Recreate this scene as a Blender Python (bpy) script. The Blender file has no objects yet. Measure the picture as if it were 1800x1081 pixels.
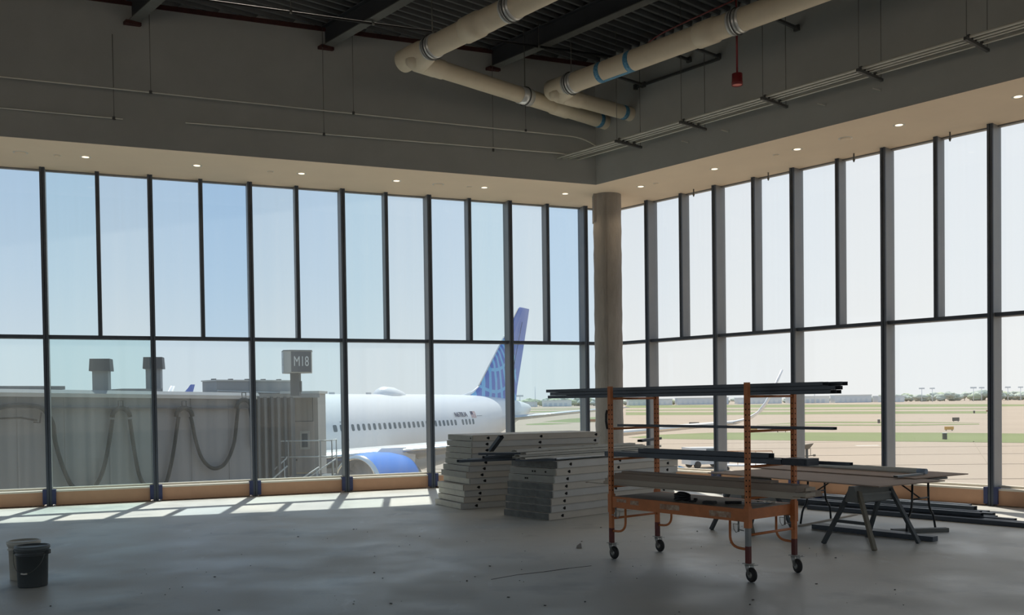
import bpy, bmesh, math, random
from mathutils import Vector, Matrix
random.seed(7)
S = bpy.context.scene
COL = S.collection
PI = math.pi

# ------------------------------------------------------------------ camera
EYE = 1.70
F_PX, PITCH, ROLL, CY = 1670.30, -0.0206, -0.0133, 741.48
cam = bpy.data.cameras.new('camera'); camo = bpy.data.objects.new('camera', cam); COL.objects.link(camo)
cp, sp, cr, sr = math.cos(PITCH), math.sin(PITCH), math.cos(ROLL), math.sin(ROLL)
_f = Vector((0, cp, sp)); _u = Vector((0, -sp, cp)); _r = Vector((1, 0, 0))
r3 = _r*cr + _u*sr; u3 = _u*cr - _r*sr
camo.matrix_world = Matrix(((r3.x, u3.x, -_f.x, 0), (r3.y, u3.y, -_f.y, 0), (r3.z, u3.z, -_f.z, EYE), (0, 0, 0, 1)))
cam.sensor_fit = 'HORIZONTAL'; cam.sensor_width = 36.0
cam.lens = F_PX/1800*36.0
cam.shift_y = (CY - 540.5)/1800
cam.clip_start = .05; cam.clip_end = 20000
S.camera = camo

# ------------------------------------------------------------------ world, sun, exposure
SUN_DIR = Vector((-.112*.491, 1.032*.491*.985, .871)).normalized()     # towards the sun
SUN_E = 5.2
SKY_K = .86
S.view_settings.view_transform = 'Standard'; S.view_settings.look = 'None'
S.view_settings.gamma = 1; S.view_settings.exposure = 0.13
S.view_settings.use_curve_mapping = False
S.cycles.use_denoising = True
S.cycles.max_bounces = 12; S.cycles.diffuse_bounces = 7; S.cycles.transparent_max_bounces = 24
S.cycles.sample_clamp_indirect = 4.0; S.cycles.caustics_reflective = False; S.cycles.caustics_refractive = False

def sc(r, g, b, k=1.0):
    def c(v):
        v /= 255.0
        return (v/12.92 if v <= .04045 else ((v+.055)/1.055)**2.4)*k
    return (c(r), c(g), c(b), 1)

W = bpy.data.worlds.new('sky'); S.world = W; W.use_nodes = True
nt = W.node_tree; nt.nodes.clear()
def N(t, kind, **kw):
    n = t.nodes.new(kind)
    for k, v in kw.items(): setattr(n, k, v)
    return n
out = N(nt, 'ShaderNodeOutputWorld'); bg = N(nt, 'ShaderNodeBackground')
tc = N(nt, 'ShaderNodeTexCoord'); sep = N(nt, 'ShaderNodeSeparateXYZ')
nt.links.new(tc.outputs['Generated'], sep.inputs[0])
ramp = N(nt, 'ShaderNodeValToRGB')
nt.links.new(sep.outputs['Z'], ramp.inputs[0])
e = ramp.color_ramp.elements
e[0].position = 0.0; e[0].color = sc(238, 240, 238)
e[1].position = 1.0; e[1].color = sc(168, 196, 228)
for p, c in ((.05, sc(234, 239, 240)), (.13, sc(216, 229, 239)), (.24, sc(198, 217, 236)), (.5, sc(178, 203, 231))):
    q = e.new(p); q.color = c
dot = N(nt, 'ShaderNodeVectorMath', operation='DOT_PRODUCT')
nt.links.new(tc.outputs['Generated'], dot.inputs[0])
dot.inputs[1].default_value = Vector((.60, .74, .3)).normalized()        # brighter, hazier half of the sky
mr = N(nt, 'ShaderNodeMapRange'); mr.inputs['From Min'].default_value = .6; mr.inputs['From Max'].default_value = 1.0
nt.links.new(dot.outputs['Value'], mr.inputs[0])
mix = N(nt, 'ShaderNodeMix', data_type='RGBA'); mix.inputs[7].default_value = sc(253, 252, 250, 1.08)
ms = N(nt, 'ShaderNodeMath', operation='MULTIPLY'); ms.inputs[1].default_value = .8
nt.links.new(mr.outputs[0], ms.inputs[0]); nt.links.new(ms.outputs[0], mix.inputs[0])
nt.links.new(ramp.outputs[0], mix.inputs[6]); nt.links.new(mix.outputs[2], bg.inputs[0])
bg.inputs[1].default_value = SKY_K
nt.links.new(bg.outputs[0], out.inputs[0])

sun = bpy.data.lights.new('sun', 'SUN'); sun.energy = SUN_E; sun.angle = math.radians(.6); sun.color = (1, .90, .76)
suno = bpy.data.objects.new('sun', sun); COL.objects.link(suno)
suno.rotation_euler = SUN_DIR.to_track_quat('Z', 'Y').to_euler(); suno.location = (0, 30, 40)

# ------------------------------------------------------------------ materials
MATS = {}
def mat(name, col, rough=.7, metal=0.0, var=0.0, scale=4.0, bump=0.0, bscale=40.0, col2=None, stretch=None, spec=None, detail=5):
    if name in MATS: return MATS[name]
    m = bpy.data.materials.new(name); m.use_nodes = True; t = m.node_tree
    b = t.nodes['Principled BSDF']
    b.inputs['Base Color'].default_value = col; b.inputs['Roughness'].default_value = rough; b.inputs['Metallic'].default_value = metal
    if spec is not None: b.inputs['Specular IOR Level'].default_value = spec
    if var or col2 or bump:
        co = N(t, 'ShaderNodeTexCoord'); mp = N(t, 'ShaderNodeMapping'); t.links.new(co.outputs['Object'], mp.inputs[0])
        if stretch: mp.inputs['Scale'].default_value = stretch
        nz = N(t, 'ShaderNodeTexNoise'); nz.inputs['Scale'].default_value = scale; nz.inputs['Detail'].default_value = detail
        nz.inputs['Roughness'].default_value = .62
        t.links.new(mp.outputs[0], nz.inputs[0])
        if var or col2:
            mx = N(t, 'ShaderNodeMix', data_type='RGBA')
            c2 = col2 or tuple(min(1, c*(1+var)) for c in col[:3])+(1,)
            c1 = col if col2 else tuple(c*(1-var) for c in col[:3])+(1,)
            mx.inputs[6].default_value = c1; mx.inputs[7].default_value = c2
            rm = N(t, 'ShaderNodeMapRange'); rm.inputs['From Min'].default_value = .32; rm.inputs['From Max'].default_value = .68
            t.links.new(nz.outputs[0], rm.inputs[0]); t.links.new(rm.outputs[0], mx.inputs[0]); t.links.new(mx.outputs[2], b.inputs['Base Color'])
        if bump:
            n2 = N(t, 'ShaderNodeTexNoise'); n2.inputs['Scale'].default_value = bscale; t.links.new(mp.outputs[0], n2.inputs[0])
            bp = N(t, 'ShaderNodeBump'); bp.inputs['Strength'].default_value = bump; bp.inputs['Distance'].default_value = .02
            t.links.new(n2.outputs[0], bp.inputs['Height']); t.links.new(bp.outputs[0], b.inputs['Normal'])
    MATS[name] = m; return m
def emit(name, col, k):
    m = bpy.data.materials.new(name); m.use_nodes = True; b = m.node_tree.nodes['Principled BSDF']
    b.inputs['Base Color'].default_value = (0.02, .02, .02, 1); b.inputs['Emission Color'].default_value = col; b.inputs['Emission Strength'].default_value = k
    return m
def glass(name, tint, dust, streak=.36, gloss=.05):
    m = bpy.data.materials.new(name); m.use_nodes = True; t = m.node_tree; t.nodes.clear()
    o = N(t, 'ShaderNodeOutputMaterial'); tr = N(t, 'ShaderNodeBsdfTransparent'); tr.inputs[0].default_value = tint
    tl = N(t, 'ShaderNodeBsdfTranslucent'); tl.inputs[0].default_value = (.9, .9, .88, 1)
    df = N(t, 'ShaderNodeBsdfGlossy'); df.inputs['Roughness'].default_value = .02; df.inputs[0].default_value = (.9, .95, 1, 1)
    co = N(t, 'ShaderNodeTexCoord'); mp = N(t, 'ShaderNodeMapping'); mp.inputs['Scale'].default_value = (9, 1, .12)
    nz = N(t, 'ShaderNodeTexNoise'); nz.inputs['Scale'].default_value = 1.0; nz.inputs['Detail'].default_value = 5
    t.links.new(co.outputs['Object'], mp.inputs[0]); t.links.new(mp.outputs[0], nz.inputs[0])
    rm = N(t, 'ShaderNodeMapRange'); rm.inputs['From Min'].default_value = .3; rm.inputs['From Max'].default_value = .7
    rm.inputs['To Min'].default_value = dust*(1-streak); rm.inputs['To Max'].default_value = dust*(1+streak)
    t.links.new(nz.outputs[0], rm.inputs[0])
    m1 = N(t, 'ShaderNodeMixShader'); t.links.new(rm.outputs[0], m1.inputs[0]); t.links.new(tr.outputs[0], m1.inputs[1]); t.links.new(tl.outputs[0], m1.inputs[2])
    fr = N(t, 'ShaderNodeFresnel'); fr.inputs['IOR'].default_value = 1.35
    ge = N(t, 'ShaderNodeNewGeometry'); fx = N(t, 'ShaderNodeMath', operation='MULTIPLY_ADD'); fx.inputs[1].default_value = -1; fx.inputs[2].default_value = 1
    t.links.new(ge.outputs['Backfacing'], fx.inputs[0]); fm = N(t, 'ShaderNodeMath', operation='MULTIPLY'); t.links.new(fr.outputs[0], fm.inputs[0]); t.links.new(fx.outputs[0], fm.inputs[1])
    m2 = N(t, 'ShaderNodeMixShader'); t.links.new(fm.outputs[0], m2.inputs[0]); t.links.new(m1.outputs[0], m2.inputs[1]); t.links.new(df.outputs[0], m2.inputs[2])
    t.links.new(m2.outputs[0], o.inputs[0]); return m

# ------------------------------------------------------------------ mesh builder
def V(*a): return Vector(a)
class MB:
    def __init__(s): s.v = []; s.f = []; s.m = []; s.sm = []
    def add(s, vs, fs, mi=0, smooth=False):
        o = len(s.v); s.v += [tuple(x) for x in vs]
        for f in fs: s.f.append([o+i for i in f]); s.m.append(mi); s.sm.append(smooth)
        return s
    def hexa(s, c, mi=0):
        return s.add(c, [(0, 3, 2, 1), (4, 5, 6, 7), (0, 1, 5, 4), (1, 2, 6, 5), (2, 3, 7, 6), (3, 0, 4, 7)], mi)
    def box(s, x0, x1, y0, y1, z0, z1, mi=0):
        x0, x1 = sorted((x0, x1)); y0, y1 = sorted((y0, y1)); z0, z1 = sorted((z0, z1))
        return s.hexa([(x0, y0, z0), (x1, y0, z0), (x1, y1, z0), (x0, y1, z0), (x0, y0, z1), (x1, y0, z1), (x1, y1, z1), (x0, y1, z1)], mi)
    def bar(s, p0, p1, w, h, up=(0, 0, 1), mi=0):
        p0 = Vector(p0); p1 = Vector(p1); d = (p1-p0).normalized(); up = Vector(up)
        sx = d.cross(up)
        if sx.length < 1e-4: sx = d.cross(Vector((1, 0, 0)))
        sx.normalize(); uz = sx.cross(d).normalized()
        sx *= w/2; uz *= h/2
        return s.hexa([p0-sx-uz, p0+sx-uz, p1+sx-uz, p1-sx-uz, p0-sx+uz, p0+sx+uz, p1+sx+uz, p1-sx+uz], mi)
    def tube(s, pts, r, seg=10, mi=0, caps=True, smooth=True):
        pts = [Vector(p) for p in pts]; n = len(pts); rs = r if isinstance(r, (list, tuple)) else [r]*n
        ds = []
        for i in range(n):
            a = pts[max(0, i-1)]; b = pts[min(n-1, i+1)]; ds.append((b-a).normalized())
        ref = Vector((0, 0, 1)) if abs(ds[0].z) < .9 else Vector((1, 0, 0))
        x = ds[0].cross(ref).normalized(); vs = []
        for i in range(n):
            x = (x - ds[i]*x.dot(ds[i])).normalized(); y = ds[i].cross(x)
            for k in range(seg):
                a = 2*PI*k/seg; vs.append(pts[i]+(x*math.cos(a)+y*math.sin(a))*rs[i])
        fs = [(i*seg+k, i*seg+(k+1) % seg, (i+1)*seg+(k+1) % seg, (i+1)*seg+k) for i in range(n-1) for k in range(seg)]
        s.add(vs, fs, mi, smooth)
        if caps:
            s.add(vs[:seg], [tuple(range(seg))[::-1]], mi); s.add(vs[-seg:], [tuple(range(seg))], mi)
        return s
    def lathe(s, prof, c=(0, 0, 0), axis=(0, 0, 1), seg=20, mi=0, smooth=True):
        ax = Vector(axis).normalized(); c = Vector(c)
        ref = Vector((0, 0, 1)) if abs(ax.z) < .9 else Vector((1, 0, 0))
        x = ax.cross(ref).normalized(); y = ax.cross(x); vs = []
        for (r, h) in prof:
            for k in range(seg):
                a = 2*PI*k/seg; vs.append(c+ax*h+(x*math.cos(a)+y*math.sin(a))*r)
        fs = [(i*seg+k, i*seg+(k+1) % seg, (i+1)*seg+(k+1) % seg, (i+1)*seg+k) for i in range(len(prof)-1) for k in range(seg)]
        return s.add(vs, fs, mi, smooth)
    def prism(s, poly, o, ex, ey, ez, mi=0):
        o = Vector(o); ex = Vector(ex); ey = Vector(ey); ez = Vector(ez); n = len(poly)
        vs = [o+ex*a+ey*b for a, b in poly]+[o+ex*a+ey*b+ez for a, b in poly]
        fs = [tuple(range(n))[::-1], tuple(range(n, 2*n))]+[(i, (i+1) % n, n+(i+1) % n, n+i) for i in range(n)]
        return s.add(vs, fs, mi)
    def loft(s, secs, mi=0, smooth=True, caps=True):
        n = len(secs[0]); vs = [p for q in secs for p in q]
        fs = [(i*n+k, i*n+(k+1) % n, (i+1)*n+(k+1) % n, (i+1)*n+k) for i in range(len(secs)-1) for k in range(n)]
        s.add(vs, fs, mi, smooth)
        if caps: s.add(secs[0], [tuple(range(n))[::-1]], mi); s.add(secs[-1], [tuple(range(n))], mi)
        return s
    def channel(s, x0, x1, w, h, t=.004, z=0, y=0, flip=False, mi=0):
        """C track lying along x: web at the bottom (or top), two flanges"""
        if flip:
            s.box(x0, x1, y-w/2, y+w/2, z+h-t, z+h, mi)
        else: s.box(x0, x1, y-w/2, y+w/2, z, z+t, mi)
        s.box(x0, x1, y-w/2, y-w/2+t, z, z+h, mi); s.box(x0, x1, y+w/2-t, y+w/2, z, z+h, mi); return s
    def build(s, name, mats, parent=None, recalc=True):
        me = bpy.data.meshes.new(name); me.from_pydata(s.v, [], s.f)
        if not isinstance(mats, (list, tuple)): mats = [mats]
        for m in mats: me.materials.append(m)
        for i, p in enumerate(me.polygons): p.material_index = s.m[i]; p.use_smooth = s.sm[i]
        if recalc:
            bm = bmesh.new(); bm.from_mesh(me); bmesh.ops.remove_doubles(bm, verts=bm.verts, dist=1e-5)
            bmesh.ops.recalc_face_normals(bm, faces=bm.faces); bm.to_mesh(me); bm.free()
        me.update()
        o = bpy.data.objects.new(name, me); COL.objects.link(o)
        if parent: o.parent = parent
        return o
def tag(o, label=None, cat=None, group=None, kind=None):
    if label: o['label'] = label
    if cat: o['category'] = cat
    if group: o['group'] = group
    if kind: o['kind'] = kind
    return o
def thing(name, label, cat, loc=(0, 0, 0), rz=0.0, group=None, kind=None):
    o = bpy.data.objects.new(name, None); COL.objects.link(o); o.empty_display_size = .1
    o.location = loc; o.rotation_euler = (0, 0, rz); return tag(o, label, cat, group, kind)
def copy_tree(o, parent=None):
    c = o.copy(); COL.objects.link(c)
    if parent: c.parent = parent
    for ch in list(o.children): copy_tree(ch, c)
    return c
def text_part(name, body, size, m, parent, loc, ex, ey, depth=.01, align='CENTER', squeeze=1.0):
    cu = bpy.data.curves.new(name, 'FONT'); cu.body = body; cu.size = size; cu.extrude = depth; cu.align_x = align; cu.align_y = 'CENTER'
    tmp = bpy.data.objects.new(name, cu); COL.objects.link(tmp)
    me = bpy.data.meshes.new_from_object(tmp.evaluated_get(bpy.context.evaluated_depsgraph_get()))
    bpy.data.objects.remove(tmp); me.materials.clear(); me.materials.append(m)
    o = bpy.data.objects.new(name, me); COL.objects.link(o); o.parent = parent
    ex = Vector(ex).normalized(); ey = Vector(ey).normalized(); ez = ex.cross(ey); ex = ex*squeeze
    o.matrix_local = Matrix(((ex.x, ey.x, ez.x, loc[0]), (ex.y, ey.y, ez.y, loc[1]), (ex.z, ey.z, ez.z, loc[2]), (0, 0, 0, 1)))
    return o
def bend(a, b, c, n=6):
    a, b, c = Vector(a), Vector(b), Vector(c); return [a*(1-t)**2+b*2*t*(1-t)+c*t*t for t in [i/n for i in range(n+1)]]
ORD = ['first', 'second', 'third', 'fourth', 'fifth', 'sixth', 'seventh', 'eighth', 'ninth', 'tenth', 'eleventh', 'twelfth', 'thirteenth', 'fourteenth']

# ------------------------------------------------------------------ wall frames
C0 = Vector((2.215, 20.611, 0)); aL, aR = 1.1890, -.7130
dL = -Vector((math.sin(aL), math.cos(aL), 0)); nL = Vector((-dL.y, dL.x, 0))
dR = -Vector((math.sin(aR), math.cos(aR), 0)); nR = Vector((dR.y, -dR.x, 0))
RL = math.atan2(dL.y, dL.x)                 # local x = s (away from the corner), local y = n (into the room)
RR = math.atan2(-dR.y, -dR.x)               # local x = -s, local y = n
def Lf(s, n, z): return C0+dL*s+nL*n+Vector((0, 0, z))
def Rf(s, n, z): return C0+dR*s+nR*n+Vector((0, 0, z))
HEAD, RAIL = 5.873, 2.949
ZB = .27                                   # top of the kerb under the glass
PL, PR = 1.741, 1.733
OFL, OFR = .623, .957
DECK, BEAMB = 8.19, 7.85
SOF = 1.835

# materials
M_floor = None
def floor_mat():
    m = bpy.data.materials.new('concrete slab'); m.use_nodes = True; t = m.node_tree; b = t.nodes['Principled BSDF']
    co = N(t, 'ShaderNodeTexCoord')
    def noise(scale, detail, lo, hi, rough=.6, stretch=None):
        mp = N(t, 'ShaderNodeMapping'); t.links.new(co.outputs['Object'], mp.inputs[0])
        if stretch: mp.inputs['Scale'].default_value = stretch
        n = N(t, 'ShaderNodeTexNoise'); n.inputs['Scale'].default_value = scale; n.inputs['Detail'].default_value = detail; n.inputs['Roughness'].default_value = rough
        t.links.new(mp.outputs[0], n.inputs[0]); r = N(t, 'ShaderNodeMapRange'); r.inputs['From Min'].default_value = lo; r.inputs['From Max'].default_value = hi
        t.links.new(n.outputs[0], r.inputs[0]); return r.outputs[0]
    def mixc(f, a, bb):
        x = N(t, 'ShaderNodeMix', data_type='RGBA')
        if isinstance(f, float): x.inputs[0].default_value = f
        else: t.links.new(f, x.inputs[0])
        for i, k in ((6, a), (7, bb)):
            if isinstance(k, tuple): x.inputs[i].default_value = k
            else: t.links.new(k, x.inputs[i])
        return x.outputs[2]
    base = mixc(noise(.42, 6, .35, .65), sc(202, 203, 198), sc(213, 212, 205))
    base = mixc(noise(2.2, 8, .45, .75, .7), base, sc(208, 208, 203))
    def scale_f(f, k):
        q = N(t, 'ShaderNodeMath', operation='MULTIPLY'); q.inputs[1].default_value = k; t.links.new(f, q.inputs[0]); return q.outputs[0]
    base = mixc(scale_f(noise(.9, 7, .56, .66, .55), .5), base, sc(160, 164, 164))      # damp, darker patches
    base = mixc(scale_f(noise(3.0, 6, .60, .72, .7, (1, .35, 1)), .7), base, sc(228, 231, 231))   # pale scuffs
    base = mixc(scale_f(noise(26, 3, .70, .76), .5), base, sc(90, 90, 88))               # specks
    t.links.new(base, b.inputs['Base Color'])
    rr = N(t, 'ShaderNodeMapRange'); rr.inputs['To Min'].default_value = .36; rr.inputs['To Max'].default_value = .60
    t.links.new(noise(.8, 6, .35, .65), rr.inputs[0]); t.links.new(rr.outputs[0], b.inputs['Roughness'])
    n2 = N(t, 'ShaderNodeTexNoise'); n2.inputs['Scale'].default_value = 30; t.links.new(co.outputs['Object'], n2.inputs[0])
    bp = N(t, 'ShaderNodeBump'); bp.inputs['Strength'].default_value = .15; bp.inputs['Distance'].default_value = .01
    t.links.new(n2.outputs[0], bp.inputs['Height']); t.links.new(bp.outputs[0], b.inputs['Normal'])
    b.inputs['Specular IOR Level'].default_value = .9
    return m
M_floor = floor_mat()
M_bulk = mat('grey bulkhead paint', sc(174, 178, 177), .9, var=.05, scale=1.2)
M_soffit = mat('soffit paint', sc(244, 226, 202), .9, var=.03, scale=.8)
M_deck = mat('dark galvanised deck', sc(92, 94, 95), .6, .2, var=.15, scale=3)
M_beam = mat('dark primer', sc(52, 56, 62), .7, var=.1, scale=2)
M_redstrip = mat('red firestop', sc(66, 34, 32), .8, var=.2, scale=9)
M_mulldark = mat('shade-toned mullion cover', sc(74, 82, 94), .5, .15, var=.04, scale=3)  # darker than the flanks: room-side shade put into the colour
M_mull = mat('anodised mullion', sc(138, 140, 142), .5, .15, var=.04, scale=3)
M_kerb = mat('tan kerb board', sc(196, 156, 128), .85, var=.06, scale=2.5)
M_cap = mat('white sill cap', sc(226, 220, 208), .6)
M_tape = mat('blue masking tape', sc(58, 67, 106), .7, var=.08, scale=14)
M_col = mat('raw column concrete', sc(150, 146, 142), .9, var=.16, scale=3.0, bump=.6, bscale=14, stretch=(1, 1, .35))
M_pvc = mat('cream pipe plastic', sc(222, 212, 190), .45, var=.03, scale=5)
M_steel = mat('bright stainless band', sc(240, 242, 240), .3, .45)
M_bluetape = mat('blue printed pipe tape', sc(16, 104, 156), .5, col2=sc(120, 178, 205), scale=34)
M_rod = mat('threaded rod', sc(112, 112, 108), .5, .5)
M_conduit = mat('galvanised conduit', sc(214, 214, 206), .45, .1)
M_strut = mat('dull strut', sc(88, 90, 90), .6, .4)
M_red = mat('red fire paint', sc(124, 36, 42), .45)
M_redlens = mat('pale red disc', sc(232, 132, 124), .4)
M_black = mat('black plastic', sc(26, 27, 30), .6)
M_blackpipe = mat('black steel pipe', sc(34, 34, 36), .5, .3)
M_white = mat('white enamel', sc(226, 224, 216), .5)
M_lens = emit('lamp lens', (1.0, .78, .50, 1), 2.2)
M_glassA = [glass('left pane a', (.86, .92, .965, 1), .018), glass('left pane b', (.84, .92, .955, 1), .026), glass('left pane c', (.875, .925, .955, 1), .032)]
M_glassU = glass('left pane bluer', (.80, .89, .965, 1), .016)
M_glassT = glass('left pane teal film', (.76, .88, .91, 1), .03, .35)
M_glassB = [glass('right pane a', (.965, .975, .98, 1), .014), glass('right pane b', (.95, .97, .985, 1), .020)]

# ------------------------------------------------------------------ floor, walls, soffit, ceiling
fl = MB(); fp = [C0+dL*19+nL*(-.40), C0+(dL*0)+nL*(-.40), C0+dR*0+nR*(-.40), C0+dR*22+nR*(-.40), Vector((16.5, -9, 0)), Vector((-16.5, -9, 0))]
k = C0+(nL+nR)*(-.40/(1+nL.dot(nR))); fp = [fp[0], k, fp[3], fp[4], fp[5]]
fl.prism([(p.x, p.y) for p in fp], (0, 0, -.25), (1, 0, 0), (0, 1, 0), (0, 0, .25))
tag(fl.build('floor', M_floor), 'bare grey concrete slab floor of the unfinished hall', 'floor', kind='structure')

KS = 1/(1+nL.dot(nR))
def corner(n): return C0+(nL+nR)*(n*KS)
def lroom(sl, sr, n0, n1, z0, z1, name, m, label, cat, side):
    """an L run of wall of thickness n0..n1"""
    mb = MB()
    if side in ('L',): q = [Lf(sl, n0, 0), corner(n0), corner(n1), Lf(sl, n1, 0)]
    elif side == 'R': q = [corner(n0), Rf(sr, n0, 0), Rf(sr, n1, 0), corner(n1)]
    else: q = [Lf(sl, n0, 0), corner(n0), Rf(sr, n0, 0), Rf(sr, n1, 0), corner(n1), Lf(sl, n1, 0)]
    mb.prism([(p.x, p.y) for p in q], (0, 0, z0), (1, 0, 0), (0, 1, 0), (0, 0, z1-z0))
    return tag(mb.build(name, m), label, cat, kind='structure')
lroom(19, 22, SOF, SOF-.16, HEAD, DECK+.25, 'wall_left', M_bulk, 'dark grey drywall bulkhead above the left glass wall', 'wall', 'L')
lroom(19, 22, SOF, SOF-.16, HEAD, DECK+.25, 'wall_right', M_bulk, 'dark grey drywall bulkhead above the right glass wall', 'wall', 'R')
lroom(19, 22, -.3, SOF-.002, HEAD-.002, HEAD+.06, 'soffit', M_soffit, 'tan painted soffit running round above both glass walls', 'soffit', 'LR')
# roof edge outside: eave over the left wall, flush over the right
ev = MB(); q = [Lf(20, -.25, 0), Lf(1.0, -.25, 0), Lf(1.0, -1.38, 0), Lf(3.8, -1.68, 0), Lf(10.3, -2.38, 0), Lf(20, -3.43, 0)]
ev.prism([(p.x, p.y) for p in q], (0, 0, 8.5), (1, 0, 0), (0, 1, 0), (0, 0, .35))
tag(ev.build('roof_eave', M_mull), 'outer roof eave jutting over the left glass wall', 'roof', kind='structure')
# unseen walls closing the hall behind the camera, with an added opening for fill light
bk = MB(); A, B = Lf(19, -.4, 0), Rf(22, -.4, 0); D1, D2 = Vector((-16.5, -9, 0)), Vector((16.5, -9, 0))
M_drywall = mat('pale drywall', sc(200, 198, 190), .9)
for nm, a, b_, lab in (('wall_west', A, D1, 'drywall front with an added fill-light opening closing the left end of the hall'), ('wall_east', B, D2, 'drywall front with an added fill-light opening closing the right end of the hall'), ('wall_back', D1, D2, 'drywall front with an added fill-light opening behind the viewpoint')):
    w = MB(); z_ = lambda q, h: q+Vector((0, 0, h))
    w.bar(z_(a, .3), z_(b_, .3), .2, .6); w.bar(z_(a, 6.7), z_(b_, 6.7), .2, 3.6)          # spandrels below and above an open band added to let in fill light
    n_ = max(2, int((b_-a).length/3.2))
    for i in range(n_+1):
        q = a+(b_-a)*(i/n_); w.bar(z_(q, .5), z_(q, 5.0), .22, .22, (1, 0, 0))
    tag(w.build(nm, M_drywall), lab, 'wall', kind='structure')

# corrugated deck: ribs square to the right wall, trapezoid profile stepped along s
dk = MB(); pitch, hgt = .20, .076
prof = []
s0 = -9.0
while s0 < 23:
    prof += [(s0, DECK), (s0+.045, DECK), (s0+.065, DECK+hgt), (s0+.18, DECK+hgt)]; s0 += pitch
vs = []
def deck_n0(a): return max(SOF-.1, (SOF-.1-dR.dot(nL)*a)/nR.dot(nL))   # stop at the two bulkheads
prof = [q for q in prof if deck_n0(q[0]) < 24]
for (a, zz) in prof: vs += [Rf(a, deck_n0(a), zz), Rf(a, 24.5, zz)]
dk.add(vs, [(2*i, 2*i+1, 2*i+3, 2*i+2) for i in range(len(prof)-1)])
dko = dk.build('ceiling', M_deck, recalc=False); tag(dko, 'dark corrugated steel deck ceiling between the beams', 'ceiling', kind='structure')
rf = MB(); q = [Lf(20, -.3, 0), corner(-.3), Rf(23, -.3, 0), Vector((17.5, -10, 0)), Vector((-17.5, -10, 0))]
rf.prism([(p.x, p.y) for p in q], (0, 0, DECK+.25), (1, 0, 0), (0, 1, 0), (0, 0, .2)); tag(rf.build('roof', M_beam), 'flat roof slab over the corrugated deck', 'roof', kind='structure')

# three beams that land on the left bulkhead, parallel to the right wall
for i, s in enumerate((3.417, 6.49, 9.58)):
    p = Lf(s, SOF, 0); L = 20
    t = thing('ceiling_beam', ['dark steel roof beam nearest the corner, behind the cream pipes', 'dark steel roof beam landing mid-way along the left bulkhead', 'dark steel roof beam at the top left edge of the picture'][i], 'beam', (p.x, p.y, 0), math.atan2(dR.y, dR.x), 'roof beams on the left bulkhead', 'structure')
    b_ = MB(); b_.box(-.4, L, -.006, .006, BEAMB+.012, DECK); b_.build('web', M_beam, t)
    b_ = MB(); b_.box(-.4, L, -.085, .085, BEAMB, BEAMB+.014); b_.build('bottom_flange', mat('beam flange', sc(104, 106, 104), .7, var=.1), t)
    b_ = MB(); b_.box(-.4, L, -.085, .085, DECK-.012, DECK+.004); b_.build('top_flange', M_beam, t)
    b_ = MB(); b_.box(-.12, .10, -.13, .11, BEAMB-.05, BEAMB); b_.build('bearing_plate', M_redstrip, t)
# red firestop line along the top of the left bulkhead
rs = MB(); rs.bar(Lf(19, SOF+.012, DECK-.035), corner(SOF+.012)+Vector((0, 0, DECK-.035)), .024, .075); tag(rs.build('trim_1', M_redstrip), 'dark red firestop line along the top of the left bulkhead', 'trim', kind='structure')

# ------------------------------------------------------------------ glass walls
def pane(parent, x0, x1, z0, z1, m, y=-.25):
    b = MB(); b.box(x0, x1, y-.006, y+.006, z0, z1); b.build('pane', m, parent)
def window(idx, O, rz, w, m_up1, m_up2, m_low, label, minor=True, xs=1):
    t = thing('window_%d' % idx, label, 'window', O, rz, None, 'structure')
    x0, x1 = -w/2, w/2; g = .05
    pane(t, x0, x1, ZB+.03, RAIL-.03, m_low)
    if minor:
        pane(t, x0, 0, RAIL+.03, HEAD, m_up1); pane(t, 0, x1, RAIL+.03, HEAD, m_up2)
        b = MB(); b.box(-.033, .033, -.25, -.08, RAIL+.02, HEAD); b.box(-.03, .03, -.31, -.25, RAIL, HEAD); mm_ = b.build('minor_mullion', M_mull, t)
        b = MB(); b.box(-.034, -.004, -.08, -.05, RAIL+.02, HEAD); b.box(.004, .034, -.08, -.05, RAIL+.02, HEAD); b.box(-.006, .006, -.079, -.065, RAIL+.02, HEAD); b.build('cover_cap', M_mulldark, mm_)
    else: pane(t, x0, x1, RAIL+.03, HEAD, m_up1)
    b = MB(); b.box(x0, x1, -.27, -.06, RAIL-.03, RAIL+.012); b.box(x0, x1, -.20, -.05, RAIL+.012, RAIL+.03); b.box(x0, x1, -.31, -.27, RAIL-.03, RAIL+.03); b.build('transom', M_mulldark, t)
    b = MB(); b.box(x0, x1, -.29, -.20, HEAD-.025, HEAD); b.build('head_frame', M_mull, t)
    b = MB(); b.box(x0, x1, -.29, -.21, ZB, ZB+.035); b.build('sill_frame', M_cap, t)
def mullion(idx, O, rz, label, tape=True):
    t = thing('trim_%d' % idx, label, 'mullion', O, rz, None, 'structure')
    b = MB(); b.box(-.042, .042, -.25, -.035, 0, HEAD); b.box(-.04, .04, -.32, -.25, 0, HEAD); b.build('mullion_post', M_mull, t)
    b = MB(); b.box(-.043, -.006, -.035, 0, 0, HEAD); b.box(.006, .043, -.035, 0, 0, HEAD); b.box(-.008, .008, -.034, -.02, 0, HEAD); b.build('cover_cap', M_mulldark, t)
    if tape:
        for sx in (-1, 1):
            b = MB(); b.box(sx*.0435, sx*.105, -.12, .008, .03, ZB+.02); b.build('tape_pad', M_tape, t)
def kerb(name, O, rz, w, label):
    t = thing(name, label, 'kerb', O, rz, None, 'structure')
    b = MB(); b.box(-w/2+.09, w/2-.09, -.40, -.03, .012, ZB-.03); b.build('kerb_board', M_kerb, t)
    b = MB(); b.box(-w/2+.045, w/2-.045, -.26, -.028, ZB-.03, ZB); b.build('kerb_cap', M_cap, t)
wi, ti = 1, 2
NLW, NRW = 10, 12
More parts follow.
